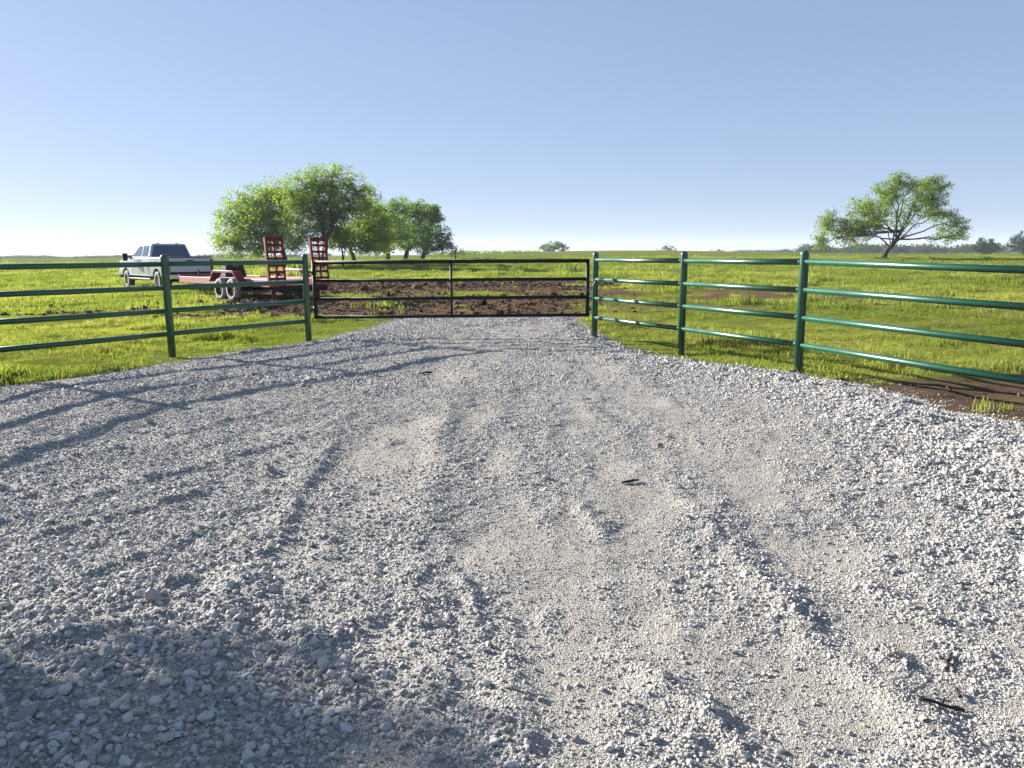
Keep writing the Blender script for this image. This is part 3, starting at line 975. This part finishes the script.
# ------------------------------------------------------------------ equipment trailer (local: y forward, axle centre at origin)
rx_, ry_ = -8.74, 26.8
trl = empty('flatbed_trailer', (rx_, ry_, land1(rx_, ry_) - .01), HEAD)
tag(trl, 'red flatbed equipment trailer with two upright loading ramps parked behind the pickup', 'trailer')
Y0, Y1, DW, DZ = -2.65, 4.45, 1.07, .70
bm = bmesh.new()
for k in range(7):
    x0 = -DW + .07 + k * (2 * DW - .14) / 7
    box(bm, x0, x0 + (2 * DW - .14) / 7 - .012, Y0 + .9, Y1 - .06, DZ - .045, DZ)
obj('plank_deck', bm, M['deck_wood'], trl)
bm = bmesh.new()   # sloped dovetail
hexa(bm, [(-DW + .07, Y0, DZ - .20), (DW - .07, Y0, DZ - .20), (DW - .07, Y0 + .88, DZ - .05), (-DW + .07, Y0 + .88, DZ - .05),
          (-DW + .07, Y0, DZ - .15), (DW - .07, Y0, DZ - .15), (DW - .07, Y0 + .88, DZ), (-DW + .07, Y0 + .88, DZ)])
obj('dovetail', bm, M['red_sunlit_dusty'], trl)
for s in (-1, 1):
    bm = bmesh.new()
    box(bm, min(s * DW, s * (DW - .06)), max(s * DW, s * (DW - .06)), Y0 + .02, Y1, DZ - .20, DZ + .035)
    obj('side_rail', bm, M['red_sunlit_dusty'], trl, bevel=.01)
    bm = bmesh.new()
    fp = [(-1.12, .62), (-.72, .98), (.72, .98), (1.12, .62), (1.04, .62), (.69, .93), (-.69, .93), (-1.04, .62)]
    prism(bm, fp, min(s * (DW + .01), s * (DW + .30)), max(s * (DW + .01), s * (DW + .30)))
    fd = obj('fender', bm, M['red_paint'], trl, bevel=.006)
    bm = bmesh.new(); tube(bm, [(s * (DW + .29), -1.10, .635), (s * (DW + .29), -.71, .99), (s * (DW + .29), .71, .99), (s * (DW + .29), 1.10, .635)], .022, 8)
    obj('fender_bar', bm, M['red_sunlit_dusty'], fd)
    for yy in (-.45, .45):
        wheel(trl, s * (DW + .16), yy, .375, .22, s, M['dusty_rubber'], M['black'], 5, .64)
    bm = bmesh.new(); box(bm, min(s * (DW - .30), s * DW), max(s * (DW - .30), s * DW), Y0 - .06, Y0 + .015, .50, .60)
    obj('tail_light', bm, M['red_lens'], trl, bevel=.01)
    bm = bmesh.new(); box(bm, s * .8 - .05, s * .8 + .05, Y0 + .25, Y0 + .35, .10, .52); box(bm, s * .8 - .09, s * .8 + .09, Y0 + .20, Y0 + .40, .08, .11)
    obj('rear_leg', bm, M['red_paint'], trl)
bm = bmesh.new(); box(bm, -DW + .065, DW - .065, Y0, Y0 + .06, .34, .55); obj('rear_bumper', bm, M['black'], trl, bevel=.01)  # trailer bumper coloured black to stand in for shade on the tail
bm = bmesh.new(); box(bm, -DW, DW, Y1 - .055, Y1 + .01, DZ - .21, DZ + .10); obj('front_rail', bm, M['red_sunlit_dusty'], trl, bevel=.01)
bm = bmesh.new()
for x_ in (-.55, .55): box(bm, x_ - .04, x_ + .04, Y0 + .1, Y1 - .1, .44, .55)
for yy in np.linspace(Y0 + .9, Y1 - .4, 9): box(bm, -DW + .07, DW - .07, yy, yy + .06, .552, .65)
for yy in (-.44, .44): tube(bm, [(-1.1, yy, .375), (1.1, yy, .375)], .05, 8)
obj('underframe', bm, M['black'], trl)
bm = bmesh.new()
for s in (-1, 1):
    tube(bm, [(s * .75, Y1 - .1, .50), (s * .05, Y1 + 1.35, .50)], .055, 8)
tube(bm, [(0, Y1 + 1.25, .52), (0, Y1 + 1.62, .54)], .05, 8)
obj('tongue', bm, M['red_paint'], trl)
bm = bmesh.new(); tube(bm, [(.12, Y1 + 1.0, .12), (.12, Y1 + 1.0, .95)], .035, 8); box(bm, .04, .20, Y1 + .92, Y1 + 1.08, .09, .12)
obj('jack', bm, M['black'], trl)
for s in (-1, 1):
    xc = s * (DW - .28)
    rp = empty('loading_ramp'); rp.parent = trl; rp.location = (xc, Y0 + .03, DZ - .17); rp.rotation_euler = (R(-5), 0, 0)
    RH, RW = 1.54, .30
    bm = bmesh.new()
    for x_ in (-RW, -.03, RW - .065): box(bm, x_, x_ + (.065 if x_ != -.03 else .06), -.05, .05, 0, RH)
    obj('ramp_rail', bm, M['red_paint'], rp)
    NC = 7
    for k in range(NC + 1):
        bm = bmesh.new()
        z = k * (RH - .05) / NC
        hh = .075 if k < NC else .12
        box(bm, -RW + .067, -.032, -.04, .04, z - (hh - .05), z + .05)
        box(bm, .032, RW - .067, -.04, .04, z - (hh - .05), z + .05)
        obj('ramp_cleat', bm, M['red_paint'], rp)
    bm = bmesh.new()
    tube(bm, [(-s * .34, .0, .75), (-s * .34, .55, .15)], .014, 6)
    obj('brace', bm, M['steel'], rp)
# toolbox standing on the front of the deck
tbm = bmesh.new()
hexa(tbm, [(-.42, -.27, 0), (.42, -.27, 0), (.42, .27, 0), (-.42, .27, 0), (-.34, -.20, .44), (.34, -.20, .44), (.34, .20, .44), (-.34, .20, .44)])
mw = trl.matrix_basis.copy()
mw = Matrix.Translation(trl.location) @ Matrix.Rotation(HEAD, 4, 'Z')
tbp = mw @ Vector((.42, 3.05, DZ + .001))
tb = empty('toolbox', tbp, HEAD)
tag(tb, 'dark sloping sided toolbox standing on the trailer deck beside the pickup tailgate', 'toolbox')
obj('box_body', tbm, M['black'], tb, bevel=.02)
bm = bmesh.new(); box(bm, -.36, .36, -.22, .22, .441, .50); obj('lid', bm, M['black'], tb, bevel=.015)
bm = bmesh.new(); tube(bm, [(-.1, -.235, .40), (-.1, -.27, .40), (.1, -.27, .40), (.1, -.235, .40)], .012, 6); obj('handle', bm, M['steel'], tb)


# ------------------------------------------------------------------ trees
def quads(name, pos, size, nrm, mat, parent, rnd, droop=0.0):
    n = len(pos)
    a = np.cross(nrm, rng.normal(size=(n, 3))); a /= np.linalg.norm(a, axis=1)[:, None] + 1e-9
    b = np.cross(nrm, a); b /= np.linalg.norm(b, axis=1)[:, None] + 1e-9
    a *= size[:, None] * 0.5; b *= size[:, None] * rng.uniform(0.28, 0.5, n)[:, None]
    v = np.stack([pos - a, pos + b, pos + a, pos - b], 1).reshape(-1, 3)
    me = bpy.data.meshes.new(name)
    me.vertices.add(4 * n); me.vertices.foreach_set('co', v.astype(np.float32).ravel())
    me.loops.add(4 * n); me.loops.foreach_set('vertex_index', np.arange(4 * n, dtype=np.int32))
    me.polygons.add(n); me.polygons.foreach_set('loop_start', np.arange(n, dtype=np.int32) * 4)
    me.update(calc_edges=True)
    at_ = me.attributes.new('rnd', 'FLOAT', 'POINT')
    at_.data.foreach_set('value', np.repeat(rnd, 4).astype(np.float32))
    return link_mesh(name, me, mat, parent)


def tree(name, label, cat, base, trunk, lobes, mat, leaf=0.17, dens=1.0, tr=0.22, group=None, seed=0, twig=True, spread=0.30, per=42):
    """trunk: world polyline; lobes: (centre, rx, ry, rz, density, limb_from)"""
    r = np.random.default_rng(seed + 1000)
    root = empty(name, base); tag(root, label, cat, group)
    b0 = np.array(base)
    bm = bmesh.new()
    T = [Vector(p) - Vector(base) for p in trunk]
    nT = len(T)
    tube(bm, T, [tr * (1.25 - 0.55 * i / max(1, nT - 1)) if i else tr * 1.5 for i in range(nT)], 8)
    pos, rn, nr = [], [], []
    for li, (c, rx, ry, rz, dn) in enumerate(lobes):
        c = Vector(c) - Vector(base)
        # limb from the trunk to the lobe centre
        h = 0.55 + 0.45 * r.random()
        j = min(nT - 1, max(1, int(round((nT - 1) * h))))
        s = T[j - 1].lerp(T[j], r.uniform(.5, 1))
        mid = s.lerp(c, .5) + Vector((r.normal() * .25, r.normal() * .25, (0.12 * (c - s).length) * (1 if c.z > s.z + 1 else -.3)))
        limb = []
        for q in np.linspace(0, 1, 7):
            p = s * (1 - q) ** 2 + mid * 2 * q * (1 - q) + c * q * q
            p += Vector(r.normal(size=3)) * (0.10 * q * (c - s).length * 0.35)
            limb.append(p)
        L = (c - s).length
        r0 = tr * min(.5, .16 + .035 * L)
        tube(bm, limb, [r0 * (1 - .78 * q) + .012 for q in np.linspace(0, 1, 7)], 6)
        # twig tips in the lobe
        area = math.pi * rx * rz
        nl = int(area / (leaf * leaf) * 4.6 * dn * dens)
        nt = max(8, nl // per)
        d = r.normal(size=(nt, 3)); d /= np.linalg.norm(d, axis=1)[:, None]
        rad = r.random(nt) ** 0.45
        wob = 1 + 0.22 * np.sin(d[:, 0] * 4.1 + li) * np.cos(d[:, 2] * 3.7 + 2 * li)
        tips = np.array(c) + d * rad[:, None] * wob[:, None] * np.array([rx, ry, rz])
        if twig:
            lp = np.array([list(p) for p in limb[3:]])
            for tpt in tips[:: max(1, nt // 70)]:
                q = lp[np.argmin(((lp - tpt) ** 2).sum(1))]
                mm = (q + tpt) / 2 + r.normal(size=3) * .12 + np.array([0, 0, .08])
                tube(bm, [q, mm, tpt], [.028, .016, .006], 4, False)
        k = r.integers(0, nt, nl)
        p = tips[k] + r.normal(size=(nl, 3)) * np.array([spread, spread, spread * .7]) - np.array([0, 0, .10]) * np.abs(r.normal(size=nl))[:, None]
        pos.append(p)
        clump = (r.random(nt) * .55)[k]
        rn.append(np.clip(clump + r.random(nl) * .45, 0, 1))
        q = r.normal(size=(nl, 3)) + np.array([0, 0, .5]); nr.append(q / np.linalg.norm(q, axis=1)[:, None])
    obj('trunk', bm, M['bark'], root)
    pos = np.concatenate(pos); rn = np.concatenate(rn); nr = np.concatenate(nr)
    pos[:, 2] = np.maximum(pos[:, 2], 0.15)
    quads('crown', pos, leaf * np.exp(r.normal(0, .25, len(pos))), nr, mat, root, rn)
    return root


def px_tree(name, label, cat, Y, trunk_px, lobes_px, mat, leaf, dens=1.0, tr=.22, group=None, seed=0, spread=.3, dy=None, twig=True, grow=1.0):
    b = at(*trunk_px[0], Y)
    zb = land1(b.x, Y)
    r = np.random.default_rng(seed)
    trunk = [at(x, y, Y) for x, y in trunk_px]
    trunk[0].z = zb - .15
    k = Y / F
    lobes = []
    for l in lobes_px:
        x, y, rx, ry = l[0], l[1], l[2] * grow, l[3] * grow
        dn = l[4] if len(l) > 4 else 1.0
        c = at(x, y, Y)
        dd = (rx + ry) / 2 * k
        c.y += r.uniform(-1, 1) * dd * .9
        c.x *= c.y / Y; c.z = CAMH + (c.z - CAMH) * c.y / Y
        lobes.append((c, rx * k, dd, ry * k, dn))
    return tree(name, label, cat, (b.x, Y, zb), trunk, lobes, mat, leaf, dens, tr, group, seed, twig, spread)


GRP = 'trees standing in the grove behind the trailer'
px_tree('tree', 'pale yellow green spreading tree at the left end of the grove behind the truck', 'tree', 80, [(290, 264), (288, 252), (284, 238), (278, 226)],
        [(243, 226, 20, 17), (262, 208, 24, 16), (284, 201, 22, 15), (232, 243, 14, 9, .6), (262, 236, 26, 15), (290, 222, 22, 18), (246, 248, 22, 8, .6), (268, 222, 20, 14), (224, 236, 8, 7, .4), (285, 243, 16, 9, .7), (300, 246, 14, 7, .7), (262, 249, 20, 5, .7)],
        M['leaf'], .14, 1.15, .18, GRP, 21, grow=1.28)
px_tree('tree', 'tallest tree of the grove with a dark trunk rising behind the right ramp', 'tree', 76, [(328, 269), (328, 255), (330, 240), (337, 228), (338, 212)],
        [(318, 190, 22, 13), (338, 184, 22, 11), (360, 196, 20, 14), (350, 212, 24, 16), (312, 212, 20, 18), (330, 226, 22, 14), (320, 175, 10, 6, .6), (342, 172, 12, 5, .35), (300, 200, 14, 12), (372, 208, 10, 12, .7), (330, 203, 20, 14), (308, 236, 14, 10, .8)],
        M['leaf'], .14, 1.05, .27, GRP, 22, grow=1.22)
px_tree('tree', 'tree with a forked leaning trunk right of the tallest tree in the grove', 'tree', 84, [(358, 265), (356, 256), (352, 246), (350, 238)],
        [(350, 236, 18, 10), (362, 248, 16, 5, .7), (374, 247, 10, 5, .8), (371, 228, 16, 13), (384, 224, 11, 12), (386, 240, 10, 10), (378, 212, 10, 9), (366, 240, 18, 10), (382, 238, 12, 10), (340, 240, 12, 8), (378, 218, 12, 12)],
        M['leaf'], .15, 1.1, .19, GRP, 23, grow=1.3)
px_tree('tree', 'slender thin trunked young tree between the tall tree and the forked tree', 'tree', 78, [(346, 267), (346, 255), (345, 246)],
        [(345, 242, 9, 6), (342, 236, 8, 7), (350, 234, 7, 6)], M['leaf'], .16, 1.0, .09, GRP, 24, grow=1.3)
px_tree('tree', 'dark green rounded tree in the row beyond the forked tree', 'tree', 112, [(390, 261), (391, 252), (392, 242)],
        [(388, 224, 15, 13), (386, 249, 13, 5, .8), (376, 232, 10, 10), (398, 212, 15, 10), (380, 240, 13, 9), (396, 238, 15, 10), (403, 226, 13, 13)], M['leaf_back'], .21, 1.1, .26, GRP, 25, grow=1.3)
px_tree('tree', 'dark broad topped tree in the middle of the far right row of the grove', 'tree', 118, [(407, 260), (410, 250), (413, 240)],
        [(412, 210, 15, 8), (404, 246, 13, 6, .8), (418, 247, 12, 6, .8), (420, 222, 16, 12), (408, 236, 14, 10), (424, 238, 14, 10), (430, 214, 13, 9)], M['leaf_back'], .22, 1.15, .30, GRP, 26, grow=1.3)
px_tree('tree', 'outermost dark tree at the right end of the grove', 'tree', 115, [(424, 260), (427, 250), (430, 240)],
        [(434, 222, 12, 11), (438, 248, 13, 5, .9), (440, 236, 11, 11), (428, 244, 16, 8), (446, 246, 7, 6, .7), (438, 212, 9, 7, .8)], M['leaf_back'], .21, 1.1, .26, GRP, 27, grow=1.3)
px_tree('bush', 'thin wispy bush at the right foot of the grove', 'bush', 112, [(457, 258), (457, 253), (458, 249)],
        [(457, 248, 7, 6, .45), (463, 252, 5, 4, .4), (452, 253, 5, 4, .5)], M['leaf_back'], .18, 1.0, .07, None, 28)
px_tree('tree', 'lone open crowned tree leaning right in the field behind the right fence', 'tree', 95,
        [(879, 259), (882, 251), (887, 246), (892, 238), (896, 230)],
        [(817, 240, 6, 8), (824, 224, 9, 9), (836, 230, 10, 9, .4), (852, 226, 12, 10, .45), (844, 234, 13, 8, .8), (860, 214, 16, 14), (858, 232, 12, 9, .7), (878, 198, 13, 11), (888, 181, 9, 5, .7), (897, 188, 13, 7, .8),
         (921, 187, 14, 7), (921, 201, 16, 12), (931, 214, 12, 6), (945, 226, 13, 8, .9), (953, 236, 7, 6, .7), (940, 237, 13, 5, .45), (880, 218, 13, 8, .55), (905, 208, 12, 10, .45), (900, 225, 14, 8, .2)],
        M['leaf'], .15, 1.35, .25, None, 29, spread=.27, grow=1.3)
px_tree('tree', 'small round tree alone on the skyline above the gate', 'tree', 330, [(554, 254), (554, 249), (554, 246)],
        [(554, 246, 12, 5), (547, 248, 8, 4), (561, 248, 7, 4)], M['leaf_back'], .55, 1.5, .3, None, 30, spread=.6, twig=False)
px_tree('bush', 'small pale feathery bush on the skyline above the right fence', 'bush', 335, [(667, 253), (667, 250), (667, 248)],
        [(667, 248, 6, 3.4, .6), (661, 250, 5, 2.5, .6), (673, 250, 5, 2.5, .6)], M['leaf_pale'], .5, 1.1, .16, None, 31, spread=.6, twig=False)
px_tree('tree', 'rounded dark tree at the edge of the far wood beside the lone tree', 'tree', 290, [(980, 253), (980, 248), (980, 245)],
        [(980, 244, 12, 6), (972, 247, 9, 5), (988, 247, 9, 5), (980, 249, 14, 4)], M['leaf_far'], .5, 1.6, .3, None, 32, spread=.5, twig=False)
px_tree('tree', 'tall rounded tree in the far wood at the right picture edge', 'tree', 280, [(1017, 252), (1017, 246), (1017, 242)],
        [(1017, 240, 12, 7), (1008, 245, 8, 6), (1026, 243, 12, 8), (1016, 248, 15, 4), (1034, 246, 9, 6)], M['leaf_far'], .5, 1.6, .35, None, 33, spread=.5, twig=False)


# far woods that read as one mass
def treeline(name, label, items, mat, leaf):
    pos, rn, nr = [], [], []
    r = np.random.default_rng(len(items) + 5)
    for (x, Y, w, h) in items:
        z0 = land1(x, Y)
        nl = int(w * h / (leaf * leaf) * 2.2)
        d = r.normal(size=(nl, 3)); d /= np.linalg.norm(d, axis=1)[:, None]
        p = d * (r.random(nl) ** .4)[:, None] * np.array([w / 2, w / 2, h / 2]) + np.array([x, Y, z0 + h * .5])
        p += r.normal(size=(nl, 3)) * leaf * .5
        p[:, 2] = np.maximum(p[:, 2], z0 + .05)
        pos.append(p); rn.append(np.clip(r.random() * .5 + r.random(nl) * .5, 0, 1))
        q = r.normal(size=(nl, 3)); nr.append(q / np.linalg.norm(q, axis=1)[:, None])
    pos = np.concatenate(pos)
    o = quads(name, pos, leaf * np.exp(r.normal(0, .25, len(pos))), np.concatenate(nr), mat, None, np.concatenate(rn))
    return tag(o, label, None, None, 'stuff')


r_ = random.Random(3)
it = []
for k in range(120):          # dark wood at the far right
    Y = r_.uniform(400, 450); x = (r_.uniform(798, 1120) - 512) / F * Y
    it.append((x, Y, r_.uniform(7, 13), r_.uniform(3.2, 6.2)))
treeline('distant_wood', 'dark far wood behind the lone tree at the right', it, M['leaf_far'], .8)
it = []
for k in range(50):
    px = r_.uniform(730, 860); Y = r_.uniform(640, 700)
    it.append(((px - 512) / F * Y, Y, r_.uniform(8, 14), r_.uniform(2.6, 3.4) + 1.6 * max(0, (px - 760) / 90)))
for k in range(6):
    px = r_.uniform(708, 724); Y = 560
    it.append(((px - 512) / F * Y, Y, r_.uniform(3, 6), r_.uniform(2.0, 3.6)))
treeline('distant_tree_belt', 'thin dark tree belt on the skyline above the right fence', it, M['leaf_far'], .9)
it = []
for k in range(420):
    px = r_.uniform(-260, 330); Y = r_.uniform(480, 600)
    it.append(((px - 512) / F * Y, Y, r_.uniform(6, 14), r_.uniform(1.1, 1.9) + .5 * math.sin(px * .06)))
treeline('distant_brush', 'low olive brush line on the left horizon behind the truck', it, M['leaf_brush'], .8)
it = []
for k in range(50):
    px = r_.uniform(438, 536); Y = r_.uniform(250, 270)
    it.append(((px - 512) / F * Y, Y, r_.uniform(3, 6), r_.uniform(.6, 1.25) * (1.2 - abs(px - 470) / 120)))
treeline('distant_hedge', 'low dark hedge line right of the grove', it, M['leaf_back'], .45)

# masts
for (x, ytop, lab) in ((748, 234, 'faint slender mast on the skyline between the two nearest right fence posts'), (1000, 226, 'faint taller pale mast rising beside the far wood at the right edge')):
    Y = 900
    top = at(x, ytop, Y)
    mr = empty('mast', (top.x, Y, 0)); tag(mr, lab, 'mast', 'masts on the skyline')
    bm = bmesh.new()
    H_ = top.z
    for k in range(3):
        a = k * 2.094
        tube(bm, [(.55 * math.cos(a), .55 * math.sin(a), 0), (.22 * math.cos(a), .22 * math.sin(a), H_)], .07, 5)
    nb = 16
    for k in range(nb):
        z0, z1 = H_ * k / nb, H_ * (k + 1) / nb
        for j in range(3):
            a, b = j * 2.094, (j + 1) * 2.094
            q0, q1 = .55 - .33 * k / nb, .55 - .33 * (k + 1) / nb
            tube(bm, [(q0 * math.cos(a), q0 * math.sin(a), z0), (q1 * math.cos(b), q1 * math.sin(b), z1)], .035, 4, False)
    obj('lattice', bm, M['mast'], mr)
    bm = bmesh.new()
    for j in range(3):
        a = j * 2.094 + .5
        box(bm, -.15, .15, -.08, .08, H_ - 2.6, H_ - .4, Matrix.Translation((.8 * math.cos(a), .8 * math.sin(a), 0)) @ Matrix.Rotation(a + 1.57, 4, 'Z'))
        tube(bm, [(0, 0, H_ - 1.5), (.75 * math.cos(a), .75 * math.sin(a), H_ - 1.5)], .05, 5)
    obj('antenna', bm, M['mast'], mr)

# unseen tree added left of the frame, crown shaped to shade the near gravel
DS = Vector((math.sin(R(SUN_AZ)), -math.cos(R(SUN_AZ)), 0)); DN = Vector((math.cos(R(SUN_AZ)), math.sin(R(SUN_AZ)), 0))
U0 = 12.0


def shp(w, u, back=0.0):               # point that casts on ground coordinates (u, w), standing U0 up-sun
    p = DS * (-U0 + back) + DN * w
    return Vector((p.x, p.y, (u + 0.62 + U0 - back) * math.tan(R(SUN_EL))))


bpt = shp(-0.6, -U0)
tz = land1(bpt.x, bpt.y)
tree('tree', 'unseen leafy tree added left of the driveway to cast the shadow across the nearest gravel', 'tree', (bpt.x, bpt.y, tz),
     [(bpt.x, bpt.y, tz - .2), (bpt.x + .05, bpt.y, 1.2), (bpt.x - .1, bpt.y + .05, 2.2), (bpt.x, bpt.y, 3.2)],
     [(shp(-0.25, -2.95), 1.3, 1.3, .45, 3.2), (shp(-0.45, -2.2), 1.1, 1.1, .4, 3.2), (shp(1.04, -2.15), .80, .84, .27, 3.4), (shp(0.50, -2.2), .80, .75, .27, 2.6), (shp(-0.4, -1.2), 1.5, 1.5, .7, 2.4), (shp(0.88, -0.95), 0.95, .95, .45, 2.4), (shp(-0.7, 0.7), 1.4, 1.4, .6, 2.0), (shp(-1.9, -1.5), 1.2, 1.2, .7, 1.6), (shp(-1.4, -3.6), 1.2, 1.2, .5, 2.0)],
     M['leaf'], .13, 1.0, .14, None, 41, spread=.09, per=7)


# ------------------------------------------------------------------ bits of dead wood lying on the gravel
def stick(label, pts, rad, fork=None):
    base = Vector((pts[0][0], pts[0][1], road1(*pts[0])))
    bm = bmesh.new()
    rr = random.Random(int(abs(pts[0][0]) * 1000))
    rad *= .75
    P = [Vector((x, y, road1(x, y) + rad * .9 + .004)) for x, y in pts]
    Q = []
    for a, b in zip(P[:-1], P[1:]):
        for q in (0, .33, .66):
            Q.append(a.lerp(b, q) + Vector((rr.uniform(-1, 1), rr.uniform(-1, 1), rr.uniform(0, 1))) * rad * .7)
    Q.append(P[-1])
    tube(bm, Q, [rad * rr.uniform(.55, 1.15) for _ in Q], 7)
    if fork:
        a = Q[len(Q) // 2]; b = Vector((fork[0], fork[1], road1(*fork) + rad + .01))
        tube(bm, [a, a.lerp(b, .5) + Vector((0, 0, .01)), b], [rad * .6, rad * .45, rad * .2], 5)
    o = obj('stick', bm, M['stick'], None)
    return tag(o, label, 'stick', 'scraps of dead wood on the gravel')


stick('dark crooked stick alone in the middle of the driveway', [(.68, 4.585), (.74, 4.60), (.80, 4.65)], .011)
stick('thin bent twig further up the driveway beyond the middle stick', [(1.08, 5.48), (1.13, 5.58), (1.10, 5.62)], .009)
stick('thick dark stick pointing away at the lower right of the gravel', [(1.505, 2.43), (1.53, 2.47), (1.575, 2.525)], .010)
stick('short dark stick just below the thick one at lower right', [(1.455, 2.27), (1.465, 2.31)], .008)
stick('forked brown stick nearest the lower right corner', [(1.30, 2.245), (1.37, 2.215), (1.43, 2.20)], .010, (1.40, 2.25))
stick('small dark scrap of wood lying below the left part of the gate', [(-1.14, 9.15), (-1.06, 9.25), (-.98, 9.22)], .018)

# ------------------------------------------------------------------ haze in the air over the fields
bm = bmesh.new(); box(bm, -2700, 2700, -3200, 3800, -3.0, 45.0)
hz_t = NT('field_haze')
pv = hz_t.n('ShaderNodeVolumePrincipled')
pv.inputs['Color'].default_value = (0.80, 0.88, 1.0, 1); pv.inputs['Density'].default_value = 0.00024
pv.inputs['Anisotropy'].default_value = 0.1
hz_t.l(pv.outputs[0], hz_t.out.inputs['Volume'])
tag(obj('haze', bm, hz_t.m), 'thin pale haze lying over the pasture', None, None, 'stuff')

# ------------------------------------------------------------------ light, sky, camera
W = bpy.data.worlds.new('World'); S.world = W; W.use_nodes = True
wt = W.node_tree; wt.nodes.clear()
sky = wt.nodes.new('ShaderNodeTexSky'); sky.sky_type = 'NISHITA'; sky.sun_disc = False
sky.sun_elevation = R(SUN_EL); sky.sun_rotation = R(-SUN_AZ)
sky.air_density = 0.7; sky.dust_density = 0.3; sky.ozone_density = 4.0; sky.altitude = 100
bg = wt.nodes.new('ShaderNodeBackground'); bg.inputs[1].default_value = 0.103
wo = wt.nodes.new('ShaderNodeOutputWorld')
gm = wt.nodes.new('ShaderNodeGamma'); gm.inputs[1].default_value = 0.38      # the hazy sky of the photograph is flatter than the clear model
tn = wt.nodes.new('ShaderNodeMix'); tn.data_type = 'RGBA'; tn.blend_type = 'MULTIPLY'; tn.inputs[0].default_value = 1.0
tn.inputs[7].default_value = (0.89, 0.995, 1.20, 1)
wt.links.new(sky.outputs[0], gm.inputs[0]); wt.links.new(gm.outputs[0], tn.inputs[6]); wt.links.new(tn.outputs[2], bg.inputs[0]); wt.links.new(bg.outputs[0], wo.inputs[0])

sd = bpy.data.lights.new('sun', 'SUN'); sd.energy = 5.0; sd.angle = R(0.53); sd.color = (1.0, 0.94, 0.86)
so = bpy.data.objects.new('sun', sd); C.objects.link(so)
sv = Vector((-math.sin(R(SUN_AZ)) * math.cos(R(SUN_EL)), math.cos(R(SUN_AZ)) * math.cos(R(SUN_EL)), math.sin(R(SUN_EL))))
so.rotation_euler = sv.to_track_quat('Z', 'Y').to_euler()
so.location = (-30, 20, 30)

cd = bpy.data.cameras.new('camera'); co_ = bpy.data.objects.new('camera', cd); C.objects.link(co_)
cd.sensor_width = 36; cd.lens = F / 1024 * 36; cd.clip_start = .05; cd.clip_end = 9000
rr_, pp_ = R(ROLL), R(PITCH)
right = Vector((math.cos(rr_), -math.sin(rr_) * math.sin(pp_), -math.sin(rr_) * math.cos(pp_)))
down = Vector((-math.sin(rr_), -math.cos(rr_) * math.sin(pp_), -math.cos(rr_) * math.cos(pp_)))
fwd = Vector((0, math.cos(pp_), -math.sin(pp_)))
# ray(x,y): right/down mix as measured on the photograph
m3 = Matrix((right, -down, -fwd)).transposed()
co_.matrix_world = Matrix.Translation((0, 0, CAMH)) @ m3.to_4x4()
S.camera = co_

S.render.engine = 'CYCLES'
S.cycles.max_bounces = 6; S.cycles.diffuse_bounces = 3; S.cycles.transmission_bounces = 3; S.cycles.volume_bounces = 0
S.cycles.use_denoising = True
S.view_settings.view_transform = 'Standard'; S.view_settings.look = 'None'
S.view_settings.exposure = 1.75; S.view_settings.gamma = 1.0
S.render.resolution_x, S.render.resolution_y = 1024, 768
